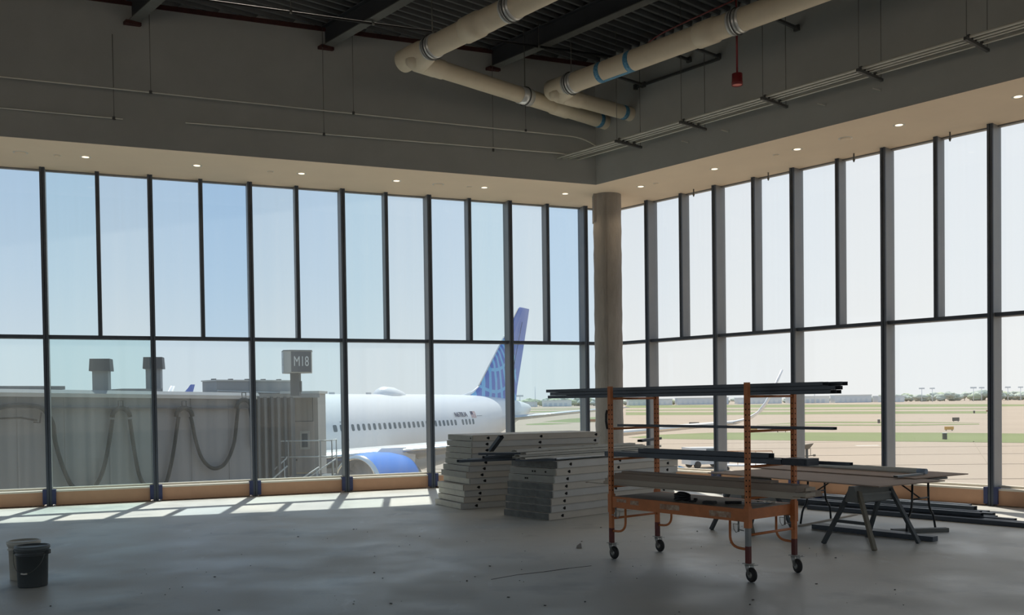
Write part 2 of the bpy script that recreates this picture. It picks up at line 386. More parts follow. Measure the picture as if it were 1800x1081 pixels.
for k in range(NLW+1):
    s = OFL+PL*k
    p = Lf(s, 0, 0); mullion(ti, p, RL, '%s mullion of the left glass wall counted from the corner column' % ORD[k]); ti += 1
for k in range(NRW+1):
    s = OFR+PR*k
    p = Rf(s, 0, 0); mullion(ti, p, RR, '%s mullion of the right glass wall counted from the corner column' % ORD[k]); ti += 1
rnd = random.Random(3)
TEAL = {5}
for k in range(NLW):
    s = OFL+PL*(k+.5); p = Lf(s, 0, 0)
    low = M_glassT if k in (5, ) else M_glassA[(k*2+1) % 3]
    window(wi, p, RL, PL-.085, M_glassU if k in (0, 4) else M_glassA[k % 3], M_glassA[(k+2) % 3], low, '%s wide window bay of the left glass wall from the corner column' % ORD[k]); wi += 1
    kerb('baseboard_left', p, RL, PL, 'tan kerb board under the %s window bay of the left glass wall' % ORD[k])
w0 = OFL-.04
window(wi, Lf(w0/2, 0, 0), RL, w0, M_glassA[0], None, M_glassA[0], 'narrow window strip left of the corner column', minor=False); wi += 1
kerb('baseboard_left', Lf(w0/2+.04, 0, 0), RL, w0+.1, 'short tan kerb board left of the corner column')
for k in range(NRW):
    s = OFR+PR*(k+.5); p = Rf(s, 0, 0)
    window(wi, p, RR, PR-.085, M_glassB[k % 2], M_glassB[(k+1) % 2], M_glassB[k % 2], '%s wide window bay of the right glass wall from the corner column' % ORD[k]); wi += 1
    kerb('baseboard_right', p, RR, PR, 'tan kerb board under the %s window bay of the right glass wall' % ORD[k])
w0 = OFR-.04
window(wi, Rf(w0/2, 0, 0), RR, w0, M_glassB[0], None, M_glassB[0], 'narrow window strip right of the corner column', minor=False); wi += 1
kerb('baseboard_right', Rf(w0/2+.04, 0, 0), RR, w0+.1, 'short tan kerb board right of the corner column')
cm = MB(); cm.box(-.05, .05, -.05, .05, 0, HEAD); cmo = cm.build('trim_%d' % ti, M_mull); cmo.location = corner(-.25); tag(cmo, 'corner post behind the round concrete column', 'mullion', kind='structure'); ti += 1

# corner column
ct = thing('column', 'round raw concrete column standing in the glass corner', 'column', (1.985, 19.35, 0), 0, None, 'structure')
b = MB(); pr = []
R = .283
for i in range(40): pr.append((R*(1+.012*math.sin(i*1.7)+.008*math.sin(i*4.1)), HEAD*i/39))
b.lathe(pr, seg=36); b.build('shaft', M_col, ct)
b = MB()
for zz in range(8):
    a = -PI/2-.25; b.bar((R*1.01*math.cos(a), R*1.01*math.sin(a), zz*.73), (R*1.01*math.cos(a), R*1.01*math.sin(a), zz*.73+.74), .014, .03, (0, 1, 0))
b.build('formwork_seam', M_col, ct)
b = MB(); b.box(-R-.004, .06-R, -.16, .16, HEAD-.55, HEAD); b.build('top_patch', M_col, ct)

# ------------------------------------------------------------------ soffit lamps and small fittings
def downlight(p, label, group):
    t = thing('downlight', label, 'lamp', (p.x, p.y, HEAD), 0, group)
    b = MB(); b.lathe([(.055, -.002), (.085, -.006), (.088, 0)], seg=20); b.build('trim_ring', M_white, t)
    b = MB(); b.lathe([(.0001, -.004), (.055, -.004), (.055, .0)], seg=20); b.build('lens', M_lens, t)
    l = bpy.data.lights.new('downlight_lamp', 'SPOT'); l.energy = 20; l.color = (1, .78, .52); l.spot_size = 2.2; l.spot_blend = .6; l.shadow_soft_size = .05
    lo = bpy.data.objects.new('downlight_lamp', l); COL.objects.link(lo); lo.parent = t; lo.location = (0, 0, -.012)
for i, s in enumerate((1.544, 3.273, 5.024, 6.786, 8.579, 10.342)):
    downlight(Lf(s, .93, 0), '%s lit recessed downlight in the left soffit counted from the corner' % ORD[i], 'downlights in the soffit')
for i, s in enumerate((1.737, 3.501, 5.201, 6.972, 8.701)):
    downlight(Rf(s, 1.03, 0), '%s lit recessed downlight in the right soffit counted from the corner' % ORD[i], 'downlights in the soffit')
def disc(p, name, label, r=.05, h=.02, m=None):
    t = thing(name, label, 'ceiling fitting', (p.x, p.y, HEAD), 0, 'small white fittings in the soffit')
    b = MB(); b.lathe([(r, 0), (r, -h*.5), (r*.7, -h), (.0001, -h)], seg=18); b.build('cover', m or M_soffit, t)
    b = MB(); b.lathe([(r*1.25, 0), (r*1.25, -.004), (r, -.006)], seg=18); b.build('rim', M_white, t)
for (s, lab, r) in ((11.31, 'round tan speaker disc at the far left of the left soffit', .09), (10.77, 'small white sprinkler disc left of the leftmost lit downlight', .045), (7.33, 'small white disc between two downlights above the fourth left window', .045), (4.2, 'round tan speaker disc in the left soffit near the corner', .09), (3.57, 'small black-eyed disc beside a downlight in the left soffit', .045)):
    disc(Lf(s, .9, 0), 'ceiling_disc', lab, r)
for (s, lab, r) in ((2.1, 'small black-eyed disc just right of the corner downlight', .045), (4.77, 'small white disc in the right soffit left of a downlight', .045), (6.06, 'round tan speaker disc in the right soffit', .09)):
    disc(Rf(s, 1.0, 0), 'ceiling_disc', lab, r)
for i, s in enumerate((2.229, 3.953, 5.656, 7.293)):
    p = Rf(s, .02, 0)
    t = thing('window_sprinkler', 'grey sprinkler hanging at the head of the %s right window bay' % ORD[i], 'sprinkler', (p.x, p.y, HEAD), 0, 'window sprinklers on the right')
    b = MB(); b.tube([(0, 0, 0), (0, 0, -.09)], .013, 8); b.build('stem', M_rod, t)
    b = MB(); b.lathe([(.008, -.09), (.022, -.10), (.02, -.115), (.008, -.15), (.0001, -.15)], seg=10); b.build('deflector', M_rod, t)

# ------------------------------------------------------------------ cream drain pipes
def hanger(parent, p, r, top=DECK, clamp_dir=(1, 0, 0)):
    b = MB(); b.tube([(p[0], p[1], p[2]+r), (p[0], p[1], top)], .007, 6); b.build('hanger_rod', M_rod, parent)
    d = Vector(clamp_dir).normalized(); side = d.cross(Vector((0, 0, 1))).normalized(); pts = []
    for i in range(25):
        a = 2*PI*i/24; pts.append(Vector(p)+(side*math.cos(a)+Vector((0, 0, 1))*math.sin(a))*(r+.012))
    b = MB(); b.tube(pts, .009, 6, caps=False); b.build('hanger_ring', M_strut, parent)
def pipe_run(idx, s0, s1, n, zz, br_s, br_n_end, rb, r, coupl, bands, tapes, label, br_coupl, br_hubs, hubs, lean=0.0):
    """main parallel to the right wall in local x = along the wall, branch square to it"""
    p = Rf(s0, n, zz); t = thing('drain_pipe', label, 'pipe', (p.x, p.y, zz), math.atan2(dR.y, dR.x), 'cream drain pipes under the deck')
    # local x = s, local y: dR rotated +90deg = -nR
    L = s1-s0
    b = MB(); b.lathe([(.0001, -.02), (r*.72, -.015), (r*1.06, .05), (r*1.06, .55), (r, .56), (r, L)], (0, 0, 0), (1, 0, 0), 28); b.build('main_pipe', M_pvc, t)
    for x in hubs:
        b = MB(); b.lathe([(r, x-.32), (r*1.13, x-.30), (r*1.13, x+.02), (r*1.02, x+.03), (r*1.02, x+.26), (r, x+.27)], (0, 0, 0), (1, 0, 0), 28); b.build('pipe_hub', M_pvc, t)
    for x in coupl:
        b = MB(); b.lathe([(r, x-.10), (r+.012, x-.10), (r+.012, x+.10), (r, x+.10)], (0, 0, 0), (1, 0, 0), 28); b.build('steel_coupling', M_steel, t)
        b = MB()
        for dx in (-.055, .055): b.lathe([(r+.012, x+dx-.012), (r+.018, x+dx-.012), (r+.018, x+dx+.012), (r+.012, x+dx+.012)], (0, 0, 0), (1, 0, 0), 28)
        b.build('coupling_band', mat('clamp band', sc(150, 152, 150), .4, .3), t)
        hanger(t, (x, 0, 0), r+.012, DECK-zz)
    for x in tapes:
        b = MB(); b.lathe([(r+.001, x-.05), (r+.003, x-.05), (r+.003, x+.05), (r+.001, x+.05)], (0, 0, 0), (1, 0, 0), 28); b.build('tape_band', M_bluetape, t)
    if len(tapes) > 1:
        b = MB(); pts = []
        for a in (-1.95, -1.75, -1.55, -1.35): pts.append(((r+.003)*math.cos(a), (r+.003)*math.sin(a)))
        vs = [(x, -p_[0], p_[1]) for x in (tapes[0], tapes[-1]) for p_ in pts]
        b.add(vs, [(i, i+1, i+5, i+4) for i in range(3)]); b.build('tape_strip', M_bluetape, t, recalc=False)
    # wye and branch going to the right bulkhead (towards -n, i.e. local +y)
    bx = br_s-s0; zb = -.11; Lb = n-br_n_end; ba = Vector((lean, 1, 0))
    b = MB(); b.lathe([(.0001, -.16), (rb*.8, -.15), (rb*1.14, -.02), (rb*1.14, .36), (rb*1.1, .40), (rb*1.1, .52), (rb, .53), (rb, Lb)], (bx, 0, zb), ba, 28); b.build('branch_pipe', M_pvc, t)
    b = MB(); b.tube([(bx-.02, .02, zb-.03), (bx+.22, .03, -.06), (bx+.5, 0, 0)], [rb*1.12, rb*1.08, rb*.9], 20); b.build('wye_body', M_pvc, t)
    for y in br_hubs:
        b = MB(); b.lathe([(rb, y-.22), (rb*1.13, y-.2), (rb*1.13, y+.2), (rb, y+.22)], (bx, 0, zb), ba, 28); b.build('branch_hub', M_pvc, t)
    for y in br_coupl:
        b = MB(); b.lathe([(rb, y-.13), (rb+.012, y-.13), (rb+.012, y+.13), (rb, y+.13)], (bx, 0, zb), ba, 28); b.build('steel_coupling', M_steel, t)
        hanger(t, (bx+lean*y, y, zb), rb+.012, DECK-zz, ba)
    b = MB(); y = Lb-.30; b.lathe([(rb+.001, y-.05), (rb+.003, y-.05), (rb+.003, y+.05), (rb+.001, y+.05)], (bx, 0, zb), ba, 28); b.build('tape_band', M_bluetape, t)
    return t
pipe_run(0, 1.55, 13.0, 6.48, 7.12, 1.97, SOF-.1, .135, .165, (.82, 2.66), (), (), 'longer-branched cream drain pipe, the one further left', (2.42,), (3.36,), (1.95,), -.085)
pipe_run(1, 1.96, 14.0, 3.66, 7.12, 2.21, SOF-.1, .125, .165, (.55, 3.95), (), (1.28, 1.92), 'cream drain pipe with blue printed tape, the one nearer the right wall', (), (), (3.55,))

# thin black pipe under the beams
bp_ = thing('sprinkler_pipe', 'thin black pipe crossing under the roof beams by the left bulkhead', 'pipe', Lf(4.0, 3.24, 7.80), RL)
b = MB(); b.tube([(-3.2, 0, 0), (12, 0, 0)], .022, 8); b.build('pipe_body', M_blackpipe, bp_)
for x in (-.9, 1.0, 2.0, 3.3, 6.2):
    b = MB(); b.tube([(x, 0, 0), (x, 0, DECK-7.8)], .006, 6); b.tube([(x-.02, 0, 0), (x+.02, 0, 0)], .03, 8); b.build('pipe_hanger', M_rod, bp_)
# red pipe up under the deck and its drop
p = Rf(5.55, 3.18, 6.40)
t = thing('sprinkler_drop', 'red rod with a red cylinder head hanging below the cream pipe', 'sprinkler', (p.x, p.y, 6.40), 0)
b = MB(); b.tube([(0, 0, .18), (0, 0, 1.62)], .016, 8); b.build('drop_rod', M_red, t)
b = MB(); b.lathe([(.0001, .02), (.075, .02), (.078, .0), (.082, 0), (.082, .05), (.078, .06), (.078, .17), (.03, .185), (.0001, .185)], seg=20); b.build('head_cap', M_red, t)
b = MB(); b.lathe([(.0001, .008), (.072, .008), (.072, .02)], seg=20); b.build('face_disc', M_redlens, t)
b = MB(); b.box(-.06, .06, -.05, .05, 1.60, 1.72); b.build('top_tee', M_red, t)
q0 = Rf(5.55, 3.18, 7.98); 
b = MB(); b.tube([Rf(5.42, 3.02, 8.0), Rf(5.36, 2.98, 7.78), Rf(4.55, 2.97, 7.75)]+bend(Rf(4.0, 2.93, 7.74), Rf(3.55, 2.86, 7.74), Rf(3.25, 2.66, 7.72))+[Rf(2.70, 2.28, 7.72)], .013, 6)
tag(b.build('red_hose', mat('dull red pipe', sc(110, 48, 46), .5)), 'thin dull red line curving along above the taped cream pipe', 'pipe')

# ------------------------------------------------------------------ conduits
def conduit(pts, label, group=None, r=.013, rods=(), zt=DECK):
    p0 = Vector(pts[0]); t = thing('conduit', label, 'conduit', p0, 0, group)
    b = MB(); b.tube([Vector(p)-p0 for p in pts], r, 8); b.build('tube', M_conduit, t)
    for (p, top) in rods:
        b = MB(); q = Vector(p)-p0; b.tube([q+Vector((0, 0, r)), q+Vector((0, 0, top-p[2]))], .005, 6); b.build('hanger_rod', M_rod, t)
        b = MB(); b.box(q.x-.02, q.x+.02, q.y-.02, q.y+.02, q.z-.025, q.z+.02); b.build('rod_clip', M_strut, t)
nC = 1.98
conduit([Lf(13.5, 2.05, 6.72)]+bend(Lf(1.95, 2.05, 6.69), Lf(1.62, 2.05, 6.69), Rf(1.75, 2.20, 6.41)), 'upper thin conduit hung along the left bulkhead', 'conduits along the left bulkhead', .012,
        [(Lf(s, 2.05, 6.71), DECK) for s in (11.9, 9.33, 6.07, 2.86)])
conduit([Lf(8.81, nC, 6.30)]+bend(Lf(2.5, nC, 6.37), Lf(1.75, nC, 6.385), Rf(1.1, 2.14, 6.365))+[Rf(14, 2.14, 6.36)], 'conduit turning the corner from the left bulkhead onto the right rack', 'conduits along the left bulkhead', .014,
        [(Lf(s, nC, 6.32), DECK) for s in (6.57, 3.48)])
conduit([Lf(13.5, 1.93, 6.28), Lf(9.75, 1.93, 6.28)], 'short lower conduit at the far left of the left bulkhead', 'conduits along the left bulkhead', .012, [(Lf(9.88, 1.93, 6.28), 7.6)])
for i, (n_, z_, s_, r_) in enumerate(((2.24, 6.31, 1.9, .014), (2.42, 6.31, .75, .014), (2.52, 6.31, .85, .018), (2.63, 6.31, .70, .02))):
    s_ = (SOF+.03-nR.dot(nL)*n_)/dR.dot(nL)
    conduit([Rf(s_, n_, z_), Rf(14, n_, z_)], '%s galvanised conduit of the right wall rack counted from the wall' % ORD[i+1], 'conduits on the right wall rack', r_)
for i, s in enumerate((2.66, 4.10, 5.67, 7.24, 8.72)):
    p = Rf(s, 2.0, 6.31)
    t = thing('trapeze_hanger', '%s trapeze hanger under the right conduits counted from the corner' % ORD[i], 'hanger', p, RR, 'trapeze hangers of the right conduit rack')
    b = MB(); b.box(-.02, .02, .05, .74, -.062, -.022); b.build('strut', M_strut, t)
    for y in (.16, .50):
        pass
    for y in (.08, .70):
        b = MB(); b.tube([(0, y, -.05), (0, y, DECK-6.31)], .005, 6); b.build('hanger_rod', M_rod, t)
    for y in (.24, .42, .52, .63):
        b = MB(); b.box(-.018, .018, y-.026, y+.026, .0215, .026); b.box(-.018, .018, y-.026, y-.022, -.022, .0215); b.box(-.018, .018, y+.022, y+.026, -.022, .0215); b.build('clamp', M_strut, t)
# struts fixed to the right bulkhead
def strut(p0, p1, label):
    p0, p1 = Vector(p0), Vector(p1); t = thing('wall_strut', label, 'strut', p0, 0, 'dark struts on the right bulkhead')
    b = MB(); b.bar((0, 0, 0), p1-p0, .041, .041); b.build('channel', M_strut, t)
    b = MB(); d = (p1-p0).normalized(); b.bar(-d*.0, d*.05, .09, .09); b.build('end_plate', M_strut, t)
strut(Rf(2.35, 1.86, 7.46), Rf(4.25, 1.86, 7.46), 'long dark strut lying along the right bulkhead below the taped pipe')
strut(Rf(4.22, 1.83, 7.50), Rf(4.22, 2.55, 7.50), 'short dark strut sticking out from the right bulkhead at the long strut end')
strut(Rf(5.73, 1.83, 7.52), Rf(5.73, 2.5, 7.52), 'short dark strut sticking out from the right bulkhead, right of the red drop')
strut(Rf(2.55, 1.83, 7.46), Rf(2.55, 2.6, 7.46), 'short dark strut sticking out from the right bulkhead behind the blue tape')
strut(Rf(3.6, 1.83, 7.62), Rf(3.6, 2.3, 7.62), 'small dark strut under the middle of the taped pipe')
for i, (s, n_) in enumerate(((3.55, 1.83), (4.4, 1.83), (6.2, 1.83), (7.1, 1.83))):
    p0 = Rf(s, 1.83, 6.2); t = thing('wall_bracket', '%s small bracket on the right bulkhead under the conduit rack from the corner' % ORD[i], 'bracket', p0, RR, 'small brackets under the right conduit rack')
    b = MB(); b.bar((0, 0, 0), (.05, .13, .02), .014, .014); b.build('arm', M_conduit, t); b = MB(); b.box(-.02, .02, -.0, .010, -.02, .03); b.build('plate', M_bulk, t)
# ------------------------------------------------------------------ stacked metal panels
M_panel = [mat('galvanised panel', sc(196, 196, 194), .55, .15, var=.06, scale=2.2, detail=8), mat('galvanised panel tan', sc(200, 195, 186), .6, .1, var=.06, scale=2.0, detail=8)]
M_panelend = [mat('panel end sunlit tone', sc(206, 203, 190), .6, .1, var=.08, scale=6), mat('panel end grey', sc(150, 150, 144), .6, .15, var=.10, scale=5), mat('panel end dark', sc(104, 106, 104), .65, .15, var=.28, scale=7)]
M_hole = mat('dark pocket', sc(12, 12, 13), .9)
rng = random.Random(11)
def panel(name, label, group, loc, rz, L, Wd, H, end_i, holes, end_holes=(), side_i=0):
    t = thing(name, label, 'metal panel', loc, rz, group)
    g = .004
    b = MB(); b.box(0, L, 0, Wd, g, H-.004); b.box(.012, L-.012, -.006, 0, .010, H-.012)
    b.box(-.003, L+.003, -.009, .012, H-.008, H); b.box(-.003, L+.003, -.009, .012, g, g+.006); b.build('panel_body', M_panel[side_i], t)
    b = MB(); b.box(-.005, 0, .0, Wd, g+.004, H-.008); b.build('end_cap', M_panelend[end_i], t)
    for x in holes:
        b = MB(); pts = [(-.034, 0), (-.002, -.022), (.022, -.022), (.027, -.012), (.027, .012), (.022, .022), (-.002, .022)]
        b.prism(pts, (x, -.008, H*.5), (1, 0, 0), (0, 0, 1), (0, .003, 0)); b.build('lifting_slot', M_hole, t)
    for y in end_holes:
        b = MB(); pts = [(-.016, -.012), (.016, -.012), (.016, .012), (-.016, .012)]
        b.prism(pts, (-.0075, y, H*.5), (0, 1, 0), (0, 0, 1), (.003, 0, 0)); b.build('bolt_hole', M_hole, t)
NA, NB = 12, 8
HA, HB = 1.181/NA, .847/NB
dA = math.atan2(.477, .879)
for i in range(NA):
    f = i/(NA-1)
    jx = rng.uniform(-.02, .02); 
    # lower ones jut out further to the left
    push = {0: .10, 1: .07, 2: .06, 3: .09, 4: .0, 5: .05}.get(i, .02)
    cx, cy = -.741+f*.13, 15.154-f*.01
    loc = (cx-.879*push+jx*.5, cy-.477*push+jx*.3, i*HA)
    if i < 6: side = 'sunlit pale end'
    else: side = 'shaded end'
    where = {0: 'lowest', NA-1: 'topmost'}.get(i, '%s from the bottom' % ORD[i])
    panel('metal_slab', 'grey metal panel, %s of the taller left stack, %s' % (where, side), 'metal panels in the taller left stack', loc, dA+rng.uniform(-.008, .008), 2.42, 1.0-.05*f, HA, 0 if i < 5 else 1, (.27, 1.25, 2.33) , (.07,) if i == NA-1 else (), i % 2)  # lower end caps take a paler colour that adds to the sunlight
dB = math.atan2(.671, .741)
for i in range(NB):
    f = i/(NB-1); jx = rng.uniform(-.02, .02)
    push = (.03, .0, .02, .0, .01, .0, -.01, -.03)[i]
    loc = (.534+f*.075-.741*push+jx*.4, 13.558-f*.006-.671*push, i*HB)
    where = {0: 'lowest', NB-1: 'topmost'}.get(i, '%s from the bottom' % ORD[i])
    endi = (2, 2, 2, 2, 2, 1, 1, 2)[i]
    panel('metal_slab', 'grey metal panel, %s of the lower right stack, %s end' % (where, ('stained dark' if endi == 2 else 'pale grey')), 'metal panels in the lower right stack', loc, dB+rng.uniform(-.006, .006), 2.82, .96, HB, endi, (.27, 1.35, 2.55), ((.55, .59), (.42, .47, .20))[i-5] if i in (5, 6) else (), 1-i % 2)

# loose long strips and dark track offcuts on top of the right stack
M_strip = mat('pale metal strip', sc(190, 190, 184), .5, .2, var=.05, scale=3)
M_stud = mat('dark metal stud', sc(72, 80, 90), .45, .35, var=.08, scale=2)
M_studpale = mat('dull zinc stud', sc(132, 138, 142), .45, .4, var=.06, scale=2)
zB = .895
bd = Vector((.741, .671, 0)); bn = Vector((-.671, .741, 0)); b0 = Vector((.60, 13.55, 0))
strips = [(-.50, 2.42, .03, 0), (-.28, 2.62, .17, 0), (-.40, 2.50, .30, 0), (-.55, 2.34, .09, 1), (-.12, 2.80, .26, 1), (-.46, 2.18, .06, 2), (-.2, 2.3, .22, 2), (-.58, 2.05, .12, 3)]
for i, (a, c, y, lv) in enumerate(strips):
    p = b0+bd*a+bn*(y+.10)+Vector((0, 0, zB+lv*.034))
    lay = ['bottom', 'second', 'third', 'top'][lv]
    t = thing('metal_strip', 'long pale metal strip on the right panel stack, %s layer, %s' % (lay, ['front edge', 'middle', 'back', 'front', 'back', 'front edge', 'back edge', 'single one'][i]), 'metal strip', p, math.atan2(bd.y, bd.x)+(.003, .0, -.003, .010, .006, .018, .014, .03)[i], 'pale strips on the right panel stack')
    b = MB(); b.box(0, c-a, -.055, .055, .0, .004); b.box(0, c-a, -.055, -.051, 0, .032); b.box(0, c-a, .051, .055, 0, .032); b.box(0, c-a, -.055, -.02, .028, .032); b.box(0, c-a, .02, .055, .028, .032)
    b.build('strip_body', M_strip, t)
    for x in (.5, 1.4, 2.1):
        if x < c-a-.2:
            b = MB(); b.prism([(-.025, -.012), (.02, -.012), (.03, 0), (.02, .012), (-.025, .012)], (x, -.035, .0325), (1, 0, 0), (0, 1, 0), (0, 0, .001)); b.build('slot', M_hole, t)
def offcut(p0, p1, w, h, label, m=None, up=(0, 0, 1)):
    p0, p1 = Vector(p0), Vector(p1); d = p1-p0; t = thing('track_offcut', label, 'metal offcut', p0, math.atan2(d.y, d.x), 'dark track offcuts lying across the stacks')
    Lh = math.hypot(d.x, d.y); b = MB(); e1 = V(Lh, 0, d.z); upv = Vector(up)
    b.bar((0, 0, 0), e1, w, .004, mi=0)
    s_ = e1.normalized().cross(V(0, 0, 1)).normalized(); u_ = s_.cross(e1.normalized())
    b.bar(s_*w*.48+u_*h*.5, e1+s_*w*.48+u_*h*.5, .004, h); b.bar(-s_*w*.48+u_*h*.5, e1-s_*w*.48+u_*h*.5, .004, h); b.build('track_body', m or M_stud, t)
    b = MB(); b.bar(e1*.03+u_*h, e1*.97+u_*h, w*.9, .002); b.build('folded_lip', m or M_stud, t)
offcut((-.78, 13.55, .853), (.50, 14.13, .853), .09, .035, 'longest dark track offcut jutting left past the right stack')
offcut((-.64, 13.76, .853), (.40, 14.25, .853), .09, .035, 'dark track offcut lying just behind the longest one')
offcut((-.42, 13.72, .893), (.32, 14.08, .893), .08, .035, 'dark track offcut lying on top of the longest one')
offcut((-.24, 13.94, .893), (.42, 14.24, .893), .07, .035, 'pale-topped track offcut behind the propped one', M_studpale)
offcut((-.50, 13.96, .933), (.22, 13.93, .933), .08, .03, 'short dark track offcut lying crosswise on the offcut heap')
offcut((-.31, 14.02, .975), (-.15, 13.80, 1.19), .075, .045, 'dark track offcut propped up steeply over the stack gap')
offcut((.05, 13.70, .853), (.62, 13.56, .853), .09, .036, 'dark track offcut flat at the front corner of the right stack')
offcut((2.05, 15.25, 1.036), (2.42, 15.62, 1.06), .10, .035, 'dark track offcut at the far right end of the right stack')

# ------------------------------------------------------------------ rolling scaffold
SX, SY, SYAW, SLEN, SWID = 1.061, 10.232, -.899, 1.804, .718
se = Vector((math.cos(SYAW), math.sin(SYAW), 0)); sn = Vector((-se.y, se.x, 0))
def SP(s, n, z): return Vector((SX, SY, 0))+se*s+sn*n+Vector((0, 0, z))
M_or = mat('orange scaffold paint', sc(190, 116, 68), .55, .1, var=.14, scale=7)
M_ordark = mat('dark red worn paint', sc(98, 42, 36), .6, .1, var=.25, scale=9)
M_galv = mat('bare galvanised leg', sc(130, 132, 132), .5, .4, var=.1, scale=8)
M_ply = mat('worn plywood deck', sc(160, 152, 142), .85, var=.1, scale=3)
M_rubber = mat('black rubber', sc(30, 30, 32), .7)
M_zinc = mat('zinc plate', sc(150, 150, 146), .4, .6)
M_sticker = mat('worn pale sticker', sc(190, 172, 150), .7, col2=sc(150, 104, 78), scale=22)
t = thing('rolling_scaffold', 'orange rolling scaffold with perforated posts loaded with metal studs', 'scaffold', (SX, SY, 0), SYAW)
names = {}
for (s, n_, nm) in ((0, 0, 'near left'), (SLEN, 0, 'near right'), (0, SWID, 'far left'), (SLEN, SWID, 'far right')):
    b = MB(); b.box(s-.021, s+.021, n_-.021, n_+.021, .50, 1.855)
    po = b.build('post', M_or, t)
    b = MB(); zz = .74
    while zz < 1.70:
        for (dx, dy) in ((0, -.0215), (.0215, 0), (-.0215, 0)):
            pts = [(.0075*math.cos(a*PI/4), .0075*math.sin(a*PI/4)) for a in range(8)]
            if dx == 0: b.prism(pts, (s, n_+dy-.0006, zz), (1, 0, 0), (0, 0, 1), (0, .001, 0))
            else: b.prism(pts, (s+dx-.0005, n_, zz), (0, 1, 0), (0, 0, 1), (.001, 0, 0))
        zz += .0508
    tag(b.build('pin_holes', M_hole, po), kind='stuff')
    low = M_galv if (s > 1 and n_ == 0) else M_or
    b = MB(); b.box(s-.0205, s+.0205, n_-.0205, n_+.0205, .33, .50); b.build('lower_post', low, t)
    b = MB(); b.box(s-.0208, s+.0208, n_-.0208, n_+.0208, .17, .33); b.build('worn_foot', M_ordark, t)
    b = MB(); b.box(s-.045, s+.045, n_-.034, n_+.034, .165, .172); cst = b.build('caster', M_zinc, t)
    cx, ang = s+.025, rng.uniform(-.5, .6)
    dx, dy = math.cos(ang), math.sin(ang)
    b = MB(); cpt = Vector((cx+.01, n_, .068)); axl = Vector((-dy, dx, 0))
    b.lathe([(.0001, -.020), (.045, -.020), (.062, -.018), (.068, -.010), (.068, .010), (.062, .018), (.045, .020), (.0001, .020)], cpt, axl, 24); b.build('wheel', M_rubber, cst)
    b = MB(); b.lathe([(.0001, -.023), (.03, -.023), (.03, .023), (.0001, .023)], cpt, axl, 16); b.build('hub', M_zinc, cst)
    b = MB()
    for q in (-.027, .027): b.bar(cpt+axl*q, Vector((s+.005, n_, .166))+axl*q, .004, .042, axl)
    b.build('fork', M_zinc, cst)
    b = MB(); b.bar((s+.02, n_, .155), (s+.11, n_-.02, .168), .035, .006); b.build('brake_lever', M_zinc, cst)
for s, sg in ((0, 1), (SLEN, -1)):
    for z in (.433, 1.07, 1.40, 1.725):
        b = MB(); b.tube([(s, .02, z), (s, SWID-.02, z)], .0125, 10); b.build('rung', M_or, t)
    b = MB(); b.tube([(s, .02, .775), (s, SWID-.02, .775)], .0125, 10); b.build('rung', M_or, t)
    b = MB(); b.bar((s+sg*.03, 0, .62), (s+sg*.03, SWID, .62), .02, .10); b.build('end_rail', M_or, t)
    for n_ in (0, SWID):
        b = MB(); b.box(s-.027, s+.027, n_-.027, n_+.027, .50, .70); b.build('sleeve', M_or, t)
        pts = [(s+sg*.21, n_, .56), (s+sg*.21, n_, .42)]+[tuple(q) for q in bend((s+sg*.21, n_, .40), (s+sg*.20, n_, .31), (s+sg*.10, n_, .303))]+[(s+sg*.02, n_, .30)]
        b = MB(); b.tube(pts, .0125, 10); b.build('u_brace', M_or, t)
        yo = n_-.025
        b = MB(); x = s+sg*.09
        b.tube([(x, yo, .56), (x, yo, .46)], .009, 6); b.tube([(x, yo, .48), (s+sg*.03, yo, .475)], .005, 6)
        b.tube([(x, yo, .53), (x+sg*.06, yo, .53), (x+sg*.055, yo, .48), (x+sg*.03, yo, .45), (x+sg*.01, yo, .46)], .004, 6); b.build('spring_latch', M_zinc, t)
for n_ in (0, SWID):
    b = MB(); b.box(.03, SLEN-.03, n_-.018, n_+.018, .555, .675); ra = b.build('side_rail', M_or, t)
    if n_ == 0:
        for (x0, x1, z0, z1) in ((.10, .24, .62, .655), (.30, .42, .605, .65), (.72, .98, .595, .648), (1.36, 1.62, .58, .635)):
            b = MB(); b.box(x0, x1, n_-.0192, n_-.018, z0, z1); b.build('sticker', M_sticker, ra)
b = MB(); b.box(.03, SLEN-.03, .018, SWID-.018, .655, .675); b.build('deck_board', M_ply, t)
b = MB(); b.tube([(-.028, -.02, 1.60), (-.04, -.025, 1.56), (-.042, -.025, 1.48), (-.034, -.02, 1.42), (-.025, -.02, 1.40)], .013, 8); b.build('black_grip', M_black, t)

def stud(label, group, s0, s1, n_, z, w=.092, h=.034, m=None, flip=False, yaw=0.0, name='metal_stud', lip=True):
    p = SP(s0, n_, z); tt = thing(name, label, 'metal stud', p, SYAW+yaw, group)
    b = MB(); b.channel(0, s1-s0, w, h, .003, flip=flip); b.build('stud_web', m or M_stud, tt)
    if lip:
        b = MB(); zz = .0 if flip else h-.003
        b.box(0, s1-s0, -w/2, -w/2+.012, zz, zz+.003); b.box(0, s1-s0, w/2-.012, w/2, zz, zz+.003); b.build('stud_lip', m or M_stud, tt)
top = 1.739
G1 = 'dark studs on the top rungs of the scaffold'
for lv, (z, row) in enumerate(((top, ((-1.28, 2.56, .26), (-1.22, 2.50, .38))), (top+.036, ((-1.25, 2.60, .27), (-1.16, 2.52, .37))), (top+.072, ((-1.31, 2.48, .26), (-1.26, 2.57, .37))))):
    for j, (a, c, n_) in enumerate(row):
        stud('dark metal stud across the scaffold top, %s layer, %s side' % (('bottom', 'middle', 'top')[lv], ('near', 'far')[j]), G1, a, c, n_, z, flip=lv % 2 == 1, yaw=(-.008, .006)[j])
stud('single dark metal stud on the second rung of the scaffold', None, -.23, 2.49, .36, 1.414, .06, .026, lip=False)
z3 = 1.085
